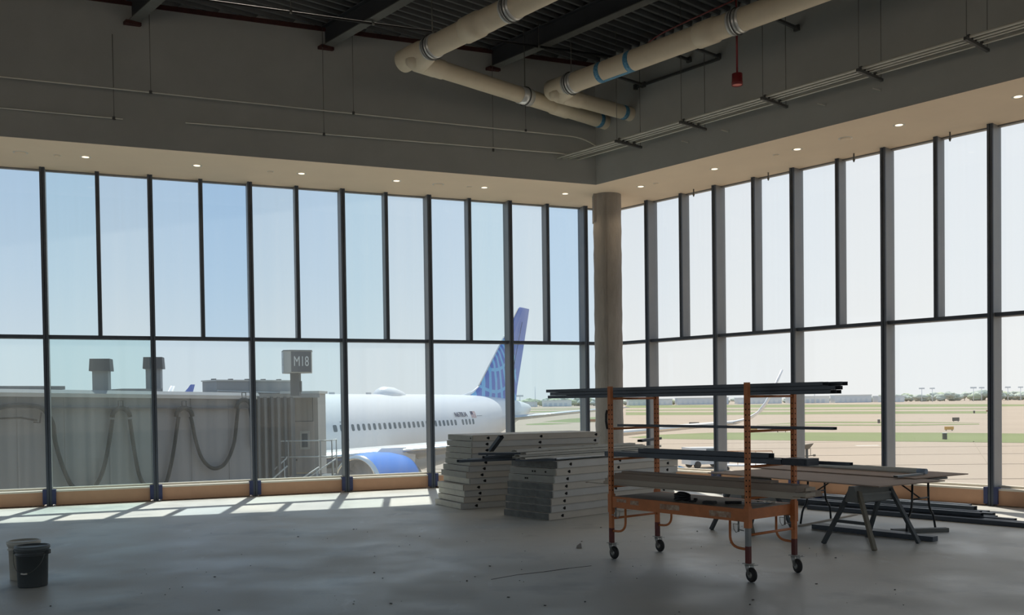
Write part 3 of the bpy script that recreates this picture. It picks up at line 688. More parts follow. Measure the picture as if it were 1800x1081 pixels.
stud('dark stud on the third rung of the scaffold, lowest near one', 'dark studs on the third rung of the scaffold', -.36, 1.99, .30, z3, h=.05, flip=True)
stud('dark stud on the third rung of the scaffold, lowest far one', 'dark studs on the third rung of the scaffold', -.30, 1.985, .42, z3, h=.05)
stud('short dark stud stacked on top of the third rung pair', 'dark studs on the third rung of the scaffold', .12, 1.82, .34, z3+.051, h=.045)
stud('thin dark stud sticking out furthest right from the third rung', 'dark studs on the third rung of the scaffold', 1.2, 2.53, .55, z3, .06, .028)
b = MB(); b.box(0, .27, -.11, .075, 0, .062); b.box(.02, .25, -.116, -.11, .01, .05); b.box(.19, .272, -.112, .077, .02, .064)
o = b.build('end_clamp', mat('dark clamp', sc(50, 56, 66), .5, .3, var=.2, scale=20)); o.location = SP(2.0, .36, z3+.0755); o.location.z = z3; o.rotation_euler = (0, 0, SYAW)
tag(o, 'dark connector block at the right end of the third rung studs', 'connector')
# grey-brown boards on the fourth rung
M_board = mat('grey-brown board', sc(150, 136, 124), .85, var=.08, scale=2.5, stretch=(.3, 1, 1)); M_board2 = mat('paler board', sc(178, 168, 154), .8, var=.06, scale=2.5, stretch=(.3, 1, 1))
bz = .7895
boards = [(-.22, 2.22, .155, .12, .030), (-.26, 2.26, .305, .13, .030), (-.24, 2.24, .465, .13, .030), (-.20, 2.36, .175, .15, .032), (-.12, 2.28, .36, .16, .032), (-.16, 2.24, .175, .14, .032), (-.10, 2.25, .35, .15, .032), (-.06, 2.27, .20, .18, .030), (.02, 1.95, .20, .12, .022)]
levels = [0, 0, 0, 1, 1, 2, 2, 3, 4]
zl = [bz, bz+.0305, bz+.063, bz+.0955, bz+.126]
desc = ['lowest layer near edge', 'lowest layer middle', 'lowest layer far edge', 'second layer near', 'second layer far', 'third layer near', 'third layer far', 'broad one near the top', 'short topmost one']
for i, (a, c, n_, w, h) in enumerate(boards):
    tt = thing('board', 'grey-brown board on the fourth scaffold rung, %s' % desc[i], 'board', SP(a, n_, zl[levels[i]]), SYAW+rng.uniform(-.006, .006), 'grey-brown boards on the scaffold')
    b = MB(); b.box(0, c-a, -w/2, w/2, 0, h); b.box(.002, c-a-.002, -w/2-.002, w/2+.002, h*.35, h*.65); b.build('board_body', M_board if i % 3 else M_board2, tt)
tt = thing('thin_strip', 'thin pale strip poking out left under the grey-brown boards', 'strip', SP(-.45, .058, .79), SYAW)
b = MB(); b.box(0, 1.9, -.014, .014, 0, .009); b.build('strip_body', M_board2, tt); b = MB(); b.box(0, .03, -.015, .015, -.001, .010); b.build('strip_tip', M_board, tt)
# things on the scaffold deck
tt = thing('cable_coil', 'small heap of coiled black cable on the scaffold deck', 'cable', SP(.93, .10, .676), SYAW)
b = MB(); pts = []
for i in range(120):
    a = i*.42; rr_ = .055+.018*math.sin(i*.31); pts.append((rr_*math.cos(a)*1.2-.02, rr_*math.sin(a)*.8, .012+i*.0006+.008*math.sin(i*.7)))
b.tube(pts, .010, 6); b.build('cable_loops', M_black, tt)
b = MB(); pts = [(.03+.035*math.cos(i*.5)*(1+.2*math.sin(i)), .01+.03*math.sin(i*.5), .02+i*.0012) for i in range(40)]; b.tube(pts, .010, 6); b.build('cable_tail', M_black, tt)
b = MB(); b.tube([(.08, 0, .012), (.13, -.02, .011), (.155, .0, .02), (.15, .03, .03), (.11, .04, .03)], .012, 6); b.build('plug', M_black, tt)
tt = thing('tool_pouch', 'small black pouch lying right of the cable coil on the scaffold deck', 'tool', SP(1.20, .10, .676), SYAW+.2)
b = MB(); b.box(0, .12, -.04, .04, 0, .022); b.box(.005, .115, -.035, .035, .022, .03); b.build('pouch_body', M_black, tt); b = MB(); b.bar((.02, -.041, .02), (.10, -.041, .02), .004, .01); b.build('flap', M_rubber, tt)
tt = thing('hand_tool', 'long black hand tool on the right end of the scaffold deck', 'tool', SP(1.36, .22, .676), SYAW+.55)
b = MB(); b.tube([(0, 0, .014), (.16, 0, .016)], .014, 8); b.build('handle', M_black, tt); b = MB(); b.bar((.15, 0, .014), (.42, .0, .016), .03, .008); b.build('blade', M_stud, tt)
tt = thing('rag', 'crumpled white rag on the far right corner of the scaffold deck', 'rag', SP(1.60, .56, .676), SYAW)
b = MB(); gr = []
for i in range(9):
    for j in range(7): gr.append((i*.02-.08, j*.02-.06, .006+.016*abs(math.sin(i*1.9+j*.7)*math.cos(j*1.3))))
b.add(gr, [(i*7+j, (i+1)*7+j, (i+1)*7+j+1, i*7+j+1) for i in range(8) for j in range(6)], 0, True); b.build('rag_cloth', M_white, tt, recalc=False)

# ------------------------------------------------------------------ sawhorses, sheets and folding table
M_horse = mat('grey plastic sawhorse', sc(112, 114, 112), .6, var=.06, scale=5); M_horseleg = mat('dark sawhorse leg', sc(66, 72, 76), .6); M_horseolive = mat('scuffed sawhorse leg', sc(118, 112, 98), .7, var=.1, scale=8)
def sawhorse(c, ang, L, sp, h, label):
    tt = thing('sawhorse', label, 'sawhorse', (c[0], c[1], 0), ang, 'sawhorses under the plywood sheets')
    b = MB(); pts = [(-.035, 0), (.035, 0), (.085, -.17), (.078, -.185), (-.078, -.185), (-.085, -.17)]
    b.prism(pts, (-L/2, 0, h), (0, 1, 0), (0, 0, 1), (L, 0, 0)); b.build('beam', M_horse, tt)
    for s_ in (-1, 1):
        b = MB(); b.bar((-L/2+.05, s_*.070, h-.09), (L/2-.05, s_*.074, h-.10), .012, .028); b.build('beam_rib', M_horse, tt)
        for e_ in (-1, 1):
            b = MB(); b.bar((e_*(L/2-.06), s_*.055, h-.06), (e_*(L/2+.06), s_*sp/2, .004), .035, .055, (1, 0, 0)); b.build('leg', M_horseolive if (s_ == -1 and e_ == -1) else M_horseleg, tt)
    b = MB(); zz = .28
    for e_ in (-1, ):
        b.bar((e_*(L/2+.02), -sp*.30, zz), (e_*(L/2+.02), sp*.30, zz), .02, .035)
    b.build('leg_spreader', M_horseleg, tt)
    b = MB(); b.bar((-L/2+.1, 0, h-.19), (L/2-.1, 0, h-.19), .05, .02); b.build('under_web', M_horseleg, tt)
    return tt
hz = .688
sawhorse((4.16, 11.03), .60, .72, .68, hz, 'grey plastic sawhorse with splayed legs under the near end of the plywood')
sawhorse((3.12, 12.40), .68, .72, .66, hz, 'second sawhorse glimpsed between the scaffold legs')
M_sheet = mat('dusty brown plywood', sc(172, 152, 138), .8, var=.05, scale=1.3, detail=7); M_sheet2 = mat('second brown sheet', sc(168, 146, 130), .8, var=.05, scale=1.6)
tl = math.atan2(-.853, .522)
def sheet(c, L, Wd, z, m, label, rz, h=.013):
    tt = thing('plywood_sheet', label, 'plywood', (c[0], c[1], z), rz, 'plywood sheets on the sawhorses')
    b = MB(); b.box(-L/2, L/2, -Wd/2, Wd/2, 0, h); b.build('face_sheet', m, tt); b = MB(); b.box(-L/2-.001, L/2+.001, -Wd/2-.001, Wd/2+.001, h*.3, h*.7); b.build('core_ply', M_board, tt)
sheet((3.905, 12.14), 2.76, 1.20, hz+.003, M_sheet, 'large brown plywood sheet resting on the two sawhorses', tl)
sheet((4.62, 12.86), 2.62, 1.10, hz+.018, M_sheet2, 'second brown plywood sheet behind, resting on the folding table', tl+.01)
# pale plastic roll along the back edge, tracks between the sheets
pa, pb = Vector((4.12, 13.79, hz+.059)), Vector((5.24, 12.02, hz+.059))
d = pb-pa; tt = thing('plastic_tube', 'long grey plastic tube with a blue end on the plywood', 'tube', pa, math.atan2(d.y, d.x))
b = MB(); b.tube([(0, 0, .008), (d.length-.12, 0, .008)], .034, 14); b.build('tube_body', mat('grey plastic tube', sc(224, 228, 224), .45), tt)
b = MB(); b.tube([(d.length-.12, 0, .008), (d.length, 0, .008)], .0343, 14); b.build('tube_end', mat('blue-grey end', sc(150, 168, 190), .5), tt)
tt = thing('metal_track', 'dull track lying between the two plywood sheets, tip sticking out', 'track', (4.66, 11.55, hz+.033), .66)
b = MB(); b.channel(0, .62, .06, .022, .003, flip=True); b.build('track_body', M_studpale, tt); b = MB(); b.box(.59, .62, -.031, .031, 0, .023); b.build('track_tip', M_stud, tt)
# folding table
tt = thing('folding_table', 'folding table with black bent tube legs under the rear plywood', 'table', (4.66, 12.52, 0), math.atan2(-.77, .64))
b = MB(); b.box(-.91, .91, -.37, .37, .655, .683); b.build('table_top', M_horse, tt)
M_legt = mat('black table leg', sc(30, 34, 38), .45)
for e_ in (-1, 1):
    for s_ in (-1, 1):
        b = MB(); x = e_*.74
        pts = [(x, s_*.20, .655), (x, s_*.21, .40)]+[tuple(q) for q in bend((x, s_*.22, .34), (x, s_*.24, .24), (x, s_*.33, .20))][1:-1]+[(x, s_*.34, .16), (x+e_*.01, s_*.37, .0)]
        b.tube(pts, .014, 8); b.build('leg', M_legt, tt)
    b = MB(); b.tube([(e_*.74, -.21, .42), (e_*.74, .21, .42)], .011, 8); b.build('leg_crossbar', M_legt, tt)
    b = MB(); b.tube([(e_*.74, .0, .42), (e_*.38, 0, .65)], .010, 8); b.build('brace', M_legt, tt)

# ------------------------------------------------------------------ things lying on the floor
def floor_stud(s0, s1, n_, z, w, h, label, m, group='studs stacked on the floor along the right wall', flip=True, yaw=0.0):
    p = Rf(s0, n_, z); tt = thing('floor_stud', label, 'metal stud', p, math.atan2(dR.y, dR.x)+yaw, group)
    b = MB(); b.channel(0, s1-s0, w, h, .004, flip=flip); b.build('stud_body', m, tt)
    b = MB(); b.box(.0, s1-s0, -w/2, -w/2+.02, 0 if flip else h-.004, .004 if flip else h); b.build('stud_lip', m, tt)
LOW = M_stud
FS = [(6.1, 10.6, 2.20, 0, .10, .06, 'front stud on the floor by the right wall, the longest'), (6.2, 10.9, 2.08, 0, .10, .06, 'second stud on the floor from the front by the right wall'),
      (5.9, 9.0, 1.94, 0, .12, .07, 'third stud on the floor from the front by the right wall'), (5.6, 8.7, 1.80, 0, .12, .07, 'fourth stud on the floor from the front by the right wall'),
      (4.2, 8.6, 1.64, 0, .14, .09, 'thick stud on the floor in the middle of the pile by the right wall'), (4.0, 8.45, 1.46, 0, .14, .09, 'thick stud on the floor at the back of the pile by the right wall'),
      (5.75, 8.6, 2.00, .072, .10, .05, 'upper stud lying on the front rows of the floor pile'), (5.4, 8.5, 1.82, .072, .12, .05, 'upper stud lying on the middle rows of the floor pile'),
      (4.6, 8.35, 1.62, .092, .12, .07, 'upper stud lying on the back rows of the floor pile'), (4.3, 8.2, 1.44, .092, .12, .07, 'topmost rear stud of the floor pile against the kerb')]
for i, (a, c, n_, z, w, h, lab) in enumerate(FS): floor_stud(a, c, n_, z+.002, w, h, lab, M_studpale if i in (4, 8) else M_stud)
b = MB(); b.box(-.06, .06, -.073, .073, 0, .002); b.box(-.06, .06, -.075, -.073, -.06, .002)
o = b.build('tape_wrap', M_tape); p = Rf(5.95, 1.62, .164); o.location = p; o.rotation_euler = (0, 0, math.atan2(dR.y, dR.x)); tag(o, 'blue tape wrapped round the rear studs seen between the table legs', 'tape')
def plank(p0, p1, w, h, z, m, label, name='plank', cat='plank'):
    p0, p1 = Vector((*p0, z)), Vector((*p1, z)); d = p1-p0; tt = thing(name, label, cat, p0, math.atan2(d.y, d.x))
    b = MB(); b.box(0, d.length, -w/2, w/2, .002, h); b.build('plank_body', m, tt); b = MB(); b.box(.004, d.length-.004, -w/2-.002, w/2+.002, h*.3, h*.6); b.build('edge_groove', m, tt)
plank((3.93, 12.38), (4.95, 11.12), .12, .06, 0, M_stud, 'dark steel length on the floor under the sawhorse')
plank((4.05, 12.52), (4.80, 11.55), .10, .05, 0, M_stud, 'second dark steel length just behind on the floor under the sawhorse')
plank((4.74, 11.86), (5.46, 11.93), .09, .05, 0, M_horse, 'grey length on the floor crossing by the right table leg')
plank((3.79, 12.57), (4.97, 13.73), .04, .018, 0, M_board2, 'thin tan stick on the floor under the folding table', 'wood_stick', 'stick')
# buckets
def bucket(c, r0, r1, h, m, lidm, label, bail):
    tt = thing('bucket', label, 'bucket', (c[0], c[1], 0), 0, 'buckets at the left edge')
    b = MB(); b.lathe([(.0001, .001), (r0, .001), (r0+.003, .01), (r1-.012, h-.085), (r1-.002, h-.083), (r1-.002, h-.072), (r1-.010, h-.070), (r1-.008, h-.045), (r1, h-.043), (r1, h-.032), (r1-.006, h-.03), (r1-.006, h)], seg=32); b.build('pail_body', m, tt)
    b = MB(); b.lathe([(r1+.002, h-.028), (r1+.006, h-.022), (r1+.006, h), (r1, h+.005), (r1-.012, h+.005), (r1-.016, h-.006), (.0001, h-.006)], seg=32); b.build('lid', lidm, tt)
    if bail:
        pts = []
        for i in range(17):
            a = PI*i/16; x = math.cos(a)*(r1+.004); pts.append((x*.95, -math.sin(a)*.035-.02-(r0+.012)*math.sin(a), h-.055-.19*math.sin(a)))
        pts = [(p_[0], -math.sqrt(max(0, (r1+.008)**2-p_[0]**2))-.002, p_[2]) for p_ in pts]
        b = MB(); b.tube(pts, .0025, 6); ba = b.build('bail', M_rod, tt)
        b = MB(); b.tube(pts[7:10], .008, 8); b.build('grip', M_white, ba)
        for sx in (-1, 1):
            b = MB(); b.box(sx*(r1-.01), sx*(r1+.018), -.02, .02, h-.075, h-.035); b.build('bail_ear', m, tt)
bucket((-4.62, 9.09), .128, .152, .385, mat('dark grey pail', sc(70, 76, 78), .45), mat('dark pail lid', sc(92, 100, 102), .5), 'dark grey lidded bucket in front at the left edge', True)
bucket((-4.90, 9.48), .128, .150, .38, mat('off-white pail', sc(176, 172, 160), .5, var=.08, scale=8), mat('pale lid', sc(196, 194, 184), .5), 'off-white lidded bucket behind the dark grey one', False)
# chunk and crumbs
b = MB(); b.hexa([(-.03, -.025, .002), (.035, -.02, .002), (.03, .03, .002), (-.025, .025, .002), (-.018, -.02, .03), (.03, -.015, .05), (.024, .022, .056), (-.02, .018, .026)])
o = b.build('rubble_chunk', M_col); o.location = (.753, 10.99, 0); tag(o, 'small lump of rubble on the floor left of the scaffold', 'rubble')
b = MB(); pts = [Vector((-.22, 9.10, .001)), Vector((.04, 9.33, .001)), Vector((.30, 9.47, .001)), Vector((.56, 9.65, .001)), Vector((.80, 9.78, .001))]
for i in range(4): b.bar(pts[i], pts[i+1], (.008, .012, .016, .008)[i], .002)
tag(b.build('floor_crack', M_hole), 'thin dark crack line across the floor near the centre front', 'crack', kind='structure')
b = MB(); rg = random.Random(5)
for i in range(110):
    x, y = rg.uniform(-4.2, 3.6), rg.uniform(7.2, 13); r_ = rg.choice((.003, .004, .006, .010)); a = rg.uniform(0, 3)
    b.hexa([(x+r_*q*math.cos(a)-r_*w*math.sin(a), y+r_*q*math.sin(a)+r_*w*math.cos(a), z) for z in (.001, .001+r_*.6) for q, w in ((-1, -.6), (1, -.6), (1, .6), (-1, .6))])
tag(b.build('crumbs', mat('dark crumbs', sc(84, 84, 82), .9)), 'crumbs of dirt scattered over the concrete floor', 'dirt', kind='stuff')
# ------------------------------------------------------------------ outside: ground
GZ = -5.0
M_apron = mat('sunlit apron concrete', sc(160, 146, 130), .9, var=.05, scale=.03, detail=6)
M_grass = mat('dry mown grass', sc(116, 126, 82), .95, var=.10, scale=.05)
b = MB(); b.box(-9000, 9000, -6000, 12000, GZ-1, GZ)
tag(b.build('ground', M_apron), 'pale concrete apron and taxiways of the airfield', 'ground', kind='structure')
def strip(pts, label, z=.03):
    b = MB(); b.prism(pts, (0, 0, GZ), (1, 0, 0), (0, 1, 0), (0, 0, z)); tag(b.build('grass', M_grass), label, 'grass', kind='stuff')
strip([(21.2, 172.6), (27.5, 183.6), (40.2, 192.0), (58.0, 186.4), (79.0, 175.9), (93.2, 163.9), (75.1, 131.9), (63.1, 140.5), (46.7, 150.1), (34.2, 158.9), (24.8, 165.9)], 'nearest wide grass strip beyond the apron')
strip([(62.9, 244.2), (84.9, 272.7), (107.5, 256.5), (117.1, 237.8), (101.9, 243.1), (80.2, 257.7)], 'thin grass strip with signs beyond the first taxiway')
strip([(61.5, 239.0), (75.7, 243.1), (96.4, 230.1), (113.2, 230.6), (110.0, 223.5), (93.0, 221.9), (72.5, 233.0)], 'second thin grass sliver beyond the first taxiway')
strip([(66.2, 552.4), (117.0, 488.1), (166.9, 464.5), (209.4, 418.7), (182.1, 364.2), (140.6, 391.4), (97.8, 408.0), (53.1, 443.1)], 'middle grass strip between the runways')
strip([(85.1, 710.2), (178.7, 596.5), (257.6, 515.0), (237.9, 475.6), (161.5, 539.1), (75.6, 630.2)], 'narrow grass strip between two runways')
strip([(162.5, 1354.9), (311.5, 1040.0), (387.9, 775.6), (379.8, 667.6), (339.4, 596.5), (298.8, 597.5), (212.7, 710.1), (105.2, 877.1)], 'far grass strip before the trees')
strip([(10.6, 321.3), (22.0, 367.8), (39.4, 411.1), (29.2, 304.7), (18.1, 303.1)], 'left grass patch seen past the airliner tail')
strip([(4.1, 287.6), (9.9, 302.2), (18.0, 287.0), (9.1, 275.4), (4.3, 276.7)], 'left grass sliver under the airliner stabiliser')
strip([(2.2, 692.6), (64.2, 669.1), (55.8, 582.1), (2.0, 633.8)], 'far left grass line beyond the tail')
strip([(2.9, 920.5), (84.4, 879.4), (75.5, 786.7), (2.7, 850.5)], 'furthest left grass line beyond the tail')

# apron joints: dark sealed lines near the windows
b = MB()
for i in range(7):
    y = 40+i*17; b.bar((-20, y+6, GZ+.02), (150, y-4, GZ+.02), .12, .02)
for i in range(6):
    x = 18+i*20; b.bar((x, 30, GZ+.02), (x+50, 140, GZ+.02), .12, .02)
tag(b.build('apron_joints', mat('apron joint', sc(158, 146, 130), .9)), 'faint joint lines across the apron concrete', 'joint', kind='structure')

# ------------------------------------------------------------------ airliner
AX = Vector((.442, .897, 0)).normalized()
M_planew = mat('aircraft white', sc(226, 228, 230), .32, spec=.5)
M_planeg = mat('aircraft grey', sc(176, 180, 184), .4)
M_navy = mat('aircraft blue', sc(72, 134, 220), .35)
M_wingm = mat('bare wing metal', sc(190, 190, 188), .45, .05)
M_lip = mat('polished lip', sc(225, 222, 215), .18, .9)
M_win = mat('cabin window dark', sc(70, 88, 98), .25)
M_line = mat('panel line grey', sc(140, 146, 150), .6)
M_regis = mat('registration blue', sc(52, 62, 92), .6)
def tail_paint():
    m = bpy.data.materials.new('tail fin paint'); m.use_nodes = True; t = m.node_tree; bs = t.nodes['Principled BSDF']; bs.inputs['Roughness'].default_value = .35
    co = N(t, 'ShaderNodeTexCoord'); sx = N(t, 'ShaderNodeSeparateXYZ'); t.links.new(co.outputs['Object'], sx.inputs[0])
    def M(op, a, b_=None, c=None):
        n = N(t, 'ShaderNodeMath', operation=op)
        for i, v in enumerate((a, b_, c)):
            if v is None: continue
            if isinstance(v, (int, float)): n.inputs[i].default_value = v
            else: t.links.new(v, n.inputs[i])
        return n.outputs[0]
    X, Z = sx.outputs['X'], sx.outputs['Z']
    # latitude arcs round a pole, meridian bars between them (object metres: x tailwards, z up)
    dx = M('SUBTRACT', X, 22.6); dz = M('SUBTRACT', Z, 8.4)
    rr_ = M('SQRT', M('ADD', M('MULTIPLY', dx, dx), M('MULTIPLY', dz, dz)))
    an = M('ARCTAN2', dx, M('MULTIPLY', dz, -1.0))
    lat = M('LESS_THAN', M('FRACT', M('DIVIDE', M('SUBTRACT', rr_, .35), 1.78)), .15)
    mer = M('LESS_THAN', M('FRACT', M('MULTIPLY', an, 5.6)), .42)
    globe = M('LESS_THAN', M('SQRT', M('ADD', M('POWER', M('SUBTRACT', X, 20.7), 2), M('POWER', M('SUBTRACT', Z, 3.2), 2))), 6.35)
    lit = M('MULTIPLY', M('MAXIMUM', lat, mer), globe)
    mx = N(t, 'ShaderNodeMix', data_type='RGBA'); mx.inputs[6].default_value = sc(82, 112, 192); mx.inputs[7].default_value = sc(112, 182, 226)
    t.links.new(lit, mx.inputs[0]); t.links.new(mx.outputs[2], bs.inputs['Base Color']); return m
M_fin = tail_paint()
def fus_paint():
    m = bpy.data.materials.new('fuselage paint'); m.use_nodes = True; t = m.node_tree; bs = t.nodes['Principled BSDF']; bs.inputs['Roughness'].default_value = .3
    co = N(t, 'ShaderNodeTexCoord'); sx = N(t, 'ShaderNodeSeparateXYZ'); t.links.new(co.outputs['Object'], sx.inputs[0])
    def M(op, a, b_=None):
        n = N(t, 'ShaderNodeMath', operation=op)
        for i, v in enumerate((a, b_)):
            if v is None: continue
            if isinstance(v, (int, float)): n.inputs[i].default_value = v
            else: t.links.new(v, n.inputs[i])
        return n.outputs[0]
    X, Z = sx.outputs['X'], sx.outputs['Z']
    grey = M('LESS_THAN', Z, -1.75)
    a = N(t, 'ShaderNodeMix', data_type='RGBA'); a.inputs[6].default_value = sc(218, 219, 220); a.inputs[7].default_value = sc(176, 180, 184); t.links.new(grey, a.inputs[0])
    t.links.new(a.outputs[2], bs.inputs['Base Color']); return m
M_fus = fus_paint()
pl = thing('airliner', 'white airliner with a blue globe-pattern tail parked at the jet bridge', 'airplane', (-11.56, 57.08, 0), math.atan2(AX.y, AX.x))
FUS = [(-25.3, -1.15, .05, .05), (-24.9, -1.12, .55, .5), (-24.2, -1.05, 1.0, .95), (-23, -.90, 1.55, 1.55), (-21.4, -.68, 2.05, 2.1), (-19.5, -.48, 2.38, 2.5), (-17.5, -.36, 2.5, 2.69), (-15, -.35, 2.515, 2.70), (-5, -.35, 2.515, 2.70), (5, -.35, 2.515, 2.70), (10, -.34, 2.51, 2.69),
       (13, -.24, 2.44, 2.58), (16, -.03, 2.28, 2.36), (19, .25, 1.98, 2.04), (22, .55, 1.58, 1.64), (25, .84, 1.10, 1.18), (27.5, 1.04, .66, .76), (29.2, 1.12, .34, .42), (29.7, 1.14, .16, .22)]
NS = 40
def fpt(st, k, n=NS):
    a = 2*PI*k/n; return (st[0], st[2]*math.sin(a), st[1]+st[3]*math.cos(a))
b = MB(); b.loft([[fpt(st, k) for k in range(NS)] for st in FUS]); fus = b.build('fuselage', M_fus, pl)
def fus_at(x):
    for i in range(len(FUS)-1):
        if FUS[i][0] <= x <= FUS[i+1][0]:
            f = (x-FUS[i][0])/(FUS[i+1][0]-FUS[i][0]); return [FUS[i][j]*(1-f)+FUS[i+1][j]*f for j in range(4)]
def skin(x, z, side=-1, off=.012):
    st = fus_at(x); q = max(-.999, min(.999, (z-st[1])/st[3])); y = st[2]*math.sqrt(1-q*q)+off; return Vector((x, side*y, z))
def skin_patch(name, x0, x1, z0, z1, m, parent, rounded=0, off=.014, side=-1):
    b = MB(); pts = []
    cx, cz, hx, hz = (x0+x1)/2, (z0+z1)/2, (x1-x0)/2, (z1-z0)/2
    if rounded:
        for i in range(16):
            a = 2*PI*i/16; ux, uz = math.cos(a), math.sin(a)
            pts.append((cx+hx*math.copysign(abs(ux)**.5, ux), cz+hz*math.copysign(abs(uz)**.5, uz)))
    else: pts = [(x0, z0), (x1, z0), (x1, z1), (x0, z1)]
    front = [skin(x, z, side, off) for x, z in pts]; back = [skin(x, z, side, off-.05) for x, z in pts]; n = len(pts)
    b.add(front+back, [tuple(range(n)), tuple(range(n, 2*n))[::-1]]+[(i, (i+1) % n, n+(i+1) % n, n+i) for i in range(n)])
    return b.build(name, m, parent)
widx = [i for i in range(-22, 28) if i not in (23, -1, -4, -21)]
for i in widx:
    x = i*.559; skin_patch('cabin_window', x-.13, x+.13, .33-.20, .33+.20, M_win, pl, 1)
x = -1*.559-.25; skin_patch('cabin_window', x-.12, x+.12, .33-.20, .33+.20, M_win, pl, 1)
x = -3*.559-.1; skin_patch('cabin_window', x-.12, x+.12, .33-.20, .33+.20, M_win, pl, 1)
def door(x0, x1, z0, z1, label=None):
    b = MB(); w = .035
    for a in ((x0, x1, z1-w, z1), (x0, x1, z0, z0+w), (x0, x0+w, z0, z1), (x1-w, x1, z0, z1)):
        q = [skin(xx, zz, -1, .016) for xx, zz in ((a[0], a[2]), (a[1], a[2]), (a[1], a[3]), (a[0], a[3]))]; q2 = [skin(xx, zz, -1, -.03) for xx, zz in ((a[0], a[2]), (a[1], a[2]), (a[1], a[3]), (a[0], a[3]))]
        b.hexa(q2+q)
    b.build('door_outline', M_line, pl)
door(-1.12, -.52, -.42, .72); door(15.9, 16.8, -1.0, .75)
# nose windows, flag, registration
for k in range(3):
    skin_patch('cockpit_window', -23.2+k*.55, -22.8+k*.55, .05, .42, M_win, pl)
t0 = skin(13.2, .86, -1, .03); st = fus_at(13.2); q = (.86-st[1])/st[3]
slope = (fus_at(14.2)[2]-fus_at(12.2)[2])/2
text_part('registration', 'N670UA', .52, M_regis, pl, skin(13.35, .86, -1, .05), (1, -slope*.9*(1), 0), (0, q*.95, math.sqrt(1-q*q)), .01)
skin_patch('flag_canton', 15.0, 15.35, .84, 1.08, mat('flag blue', sc(60, 56, 84), .6), pl); skin_patch('flag_stripes', 15.0, 15.75, .60, .84, mat('flag red', sc(170, 120, 120), .6, col2=sc(214, 206, 204), scale=14), pl); skin_patch('flag_stripes', 15.35, 15.75, .84, 1.08, MATS['flag red'], pl)
for (x, z) in ((-1.6, -1.35), (.7, -1.2), (4.6, -1.1)):
    skin_patch('service_port', x, x+.16, z, z+.16, M_line, pl)
# radome and antennas on the crown
b = MB(); rx = 7.2
b.loft([[(rx+dx, w*math.cos(a), 2.20+h*max(0, math.sin(a))) for a in [PI*i/10 for i in range(11)]] for dx, w, h in ((-1.2, .1, .1), (-.9, .5, .50), (-.3, .75, .66), (.6, .75, .62), (1.6, .55, .36), (2.3, .1, .1))]); b.build('radome', M_planew, pl)
for x in (-.2, 1.0, 2.2, 4.9):
    b = MB(); b.box(x, x+.5, -.04, .04, 2.30, 2.46); b.build('antenna', M_planeg, pl)
# fin
def fin_sec(z, le, te, th):
    c = te-le; out_ = []
    for f, h in ((0, 0), (.08, .6), (.3, 1), (.6, .7), (1, .04)): out_.append((le+c*f, h*th/2, z))
    for f, h in ((.6, .7), (.3, 1), (.08, .6)): out_.append((le+c*f, -h*th/2, z))
    return out_
b = MB(); b.loft([fin_sec(*a) for a in ((1.6, 18.0, 27.0, .62), (2.25, 18.6, 27.1, .62), (2.6, 19.6, 27.2, .6), (3.0, 20.25, 27.3, .58), (6.76, 24.4, 28.75, .42), (9.72, 27.6, 29.85, .26), (9.88, 27.9, 29.9, .18))], smooth=False); fin = b.build('tail_fin', M_fin, pl)
b = MB(); b.loft([fin_sec(*a) for a in ((2.05, 15.2, 18.8, .10), (2.32, 17.6, 19.2, .12), (2.62, 19.2, 19.75, .12), (3.0, 20.18, 20.4, .12))], smooth=False); b.build('dorsal_fillet', M_planew, pl)
b = MB(); b.tube([(20.23, 0, 3.0), (24.38, 0, 6.76), (27.58, 0, 9.72)], .05, 6); b.build('leading_edge', M_lip, fin)
b = MB(); b.bar((25.0, -.33, 2.6), (28.0, -.20, 8.6), .03, .03, (0, 1, 0)); b.build('rudder_hinge', M_regis, fin)
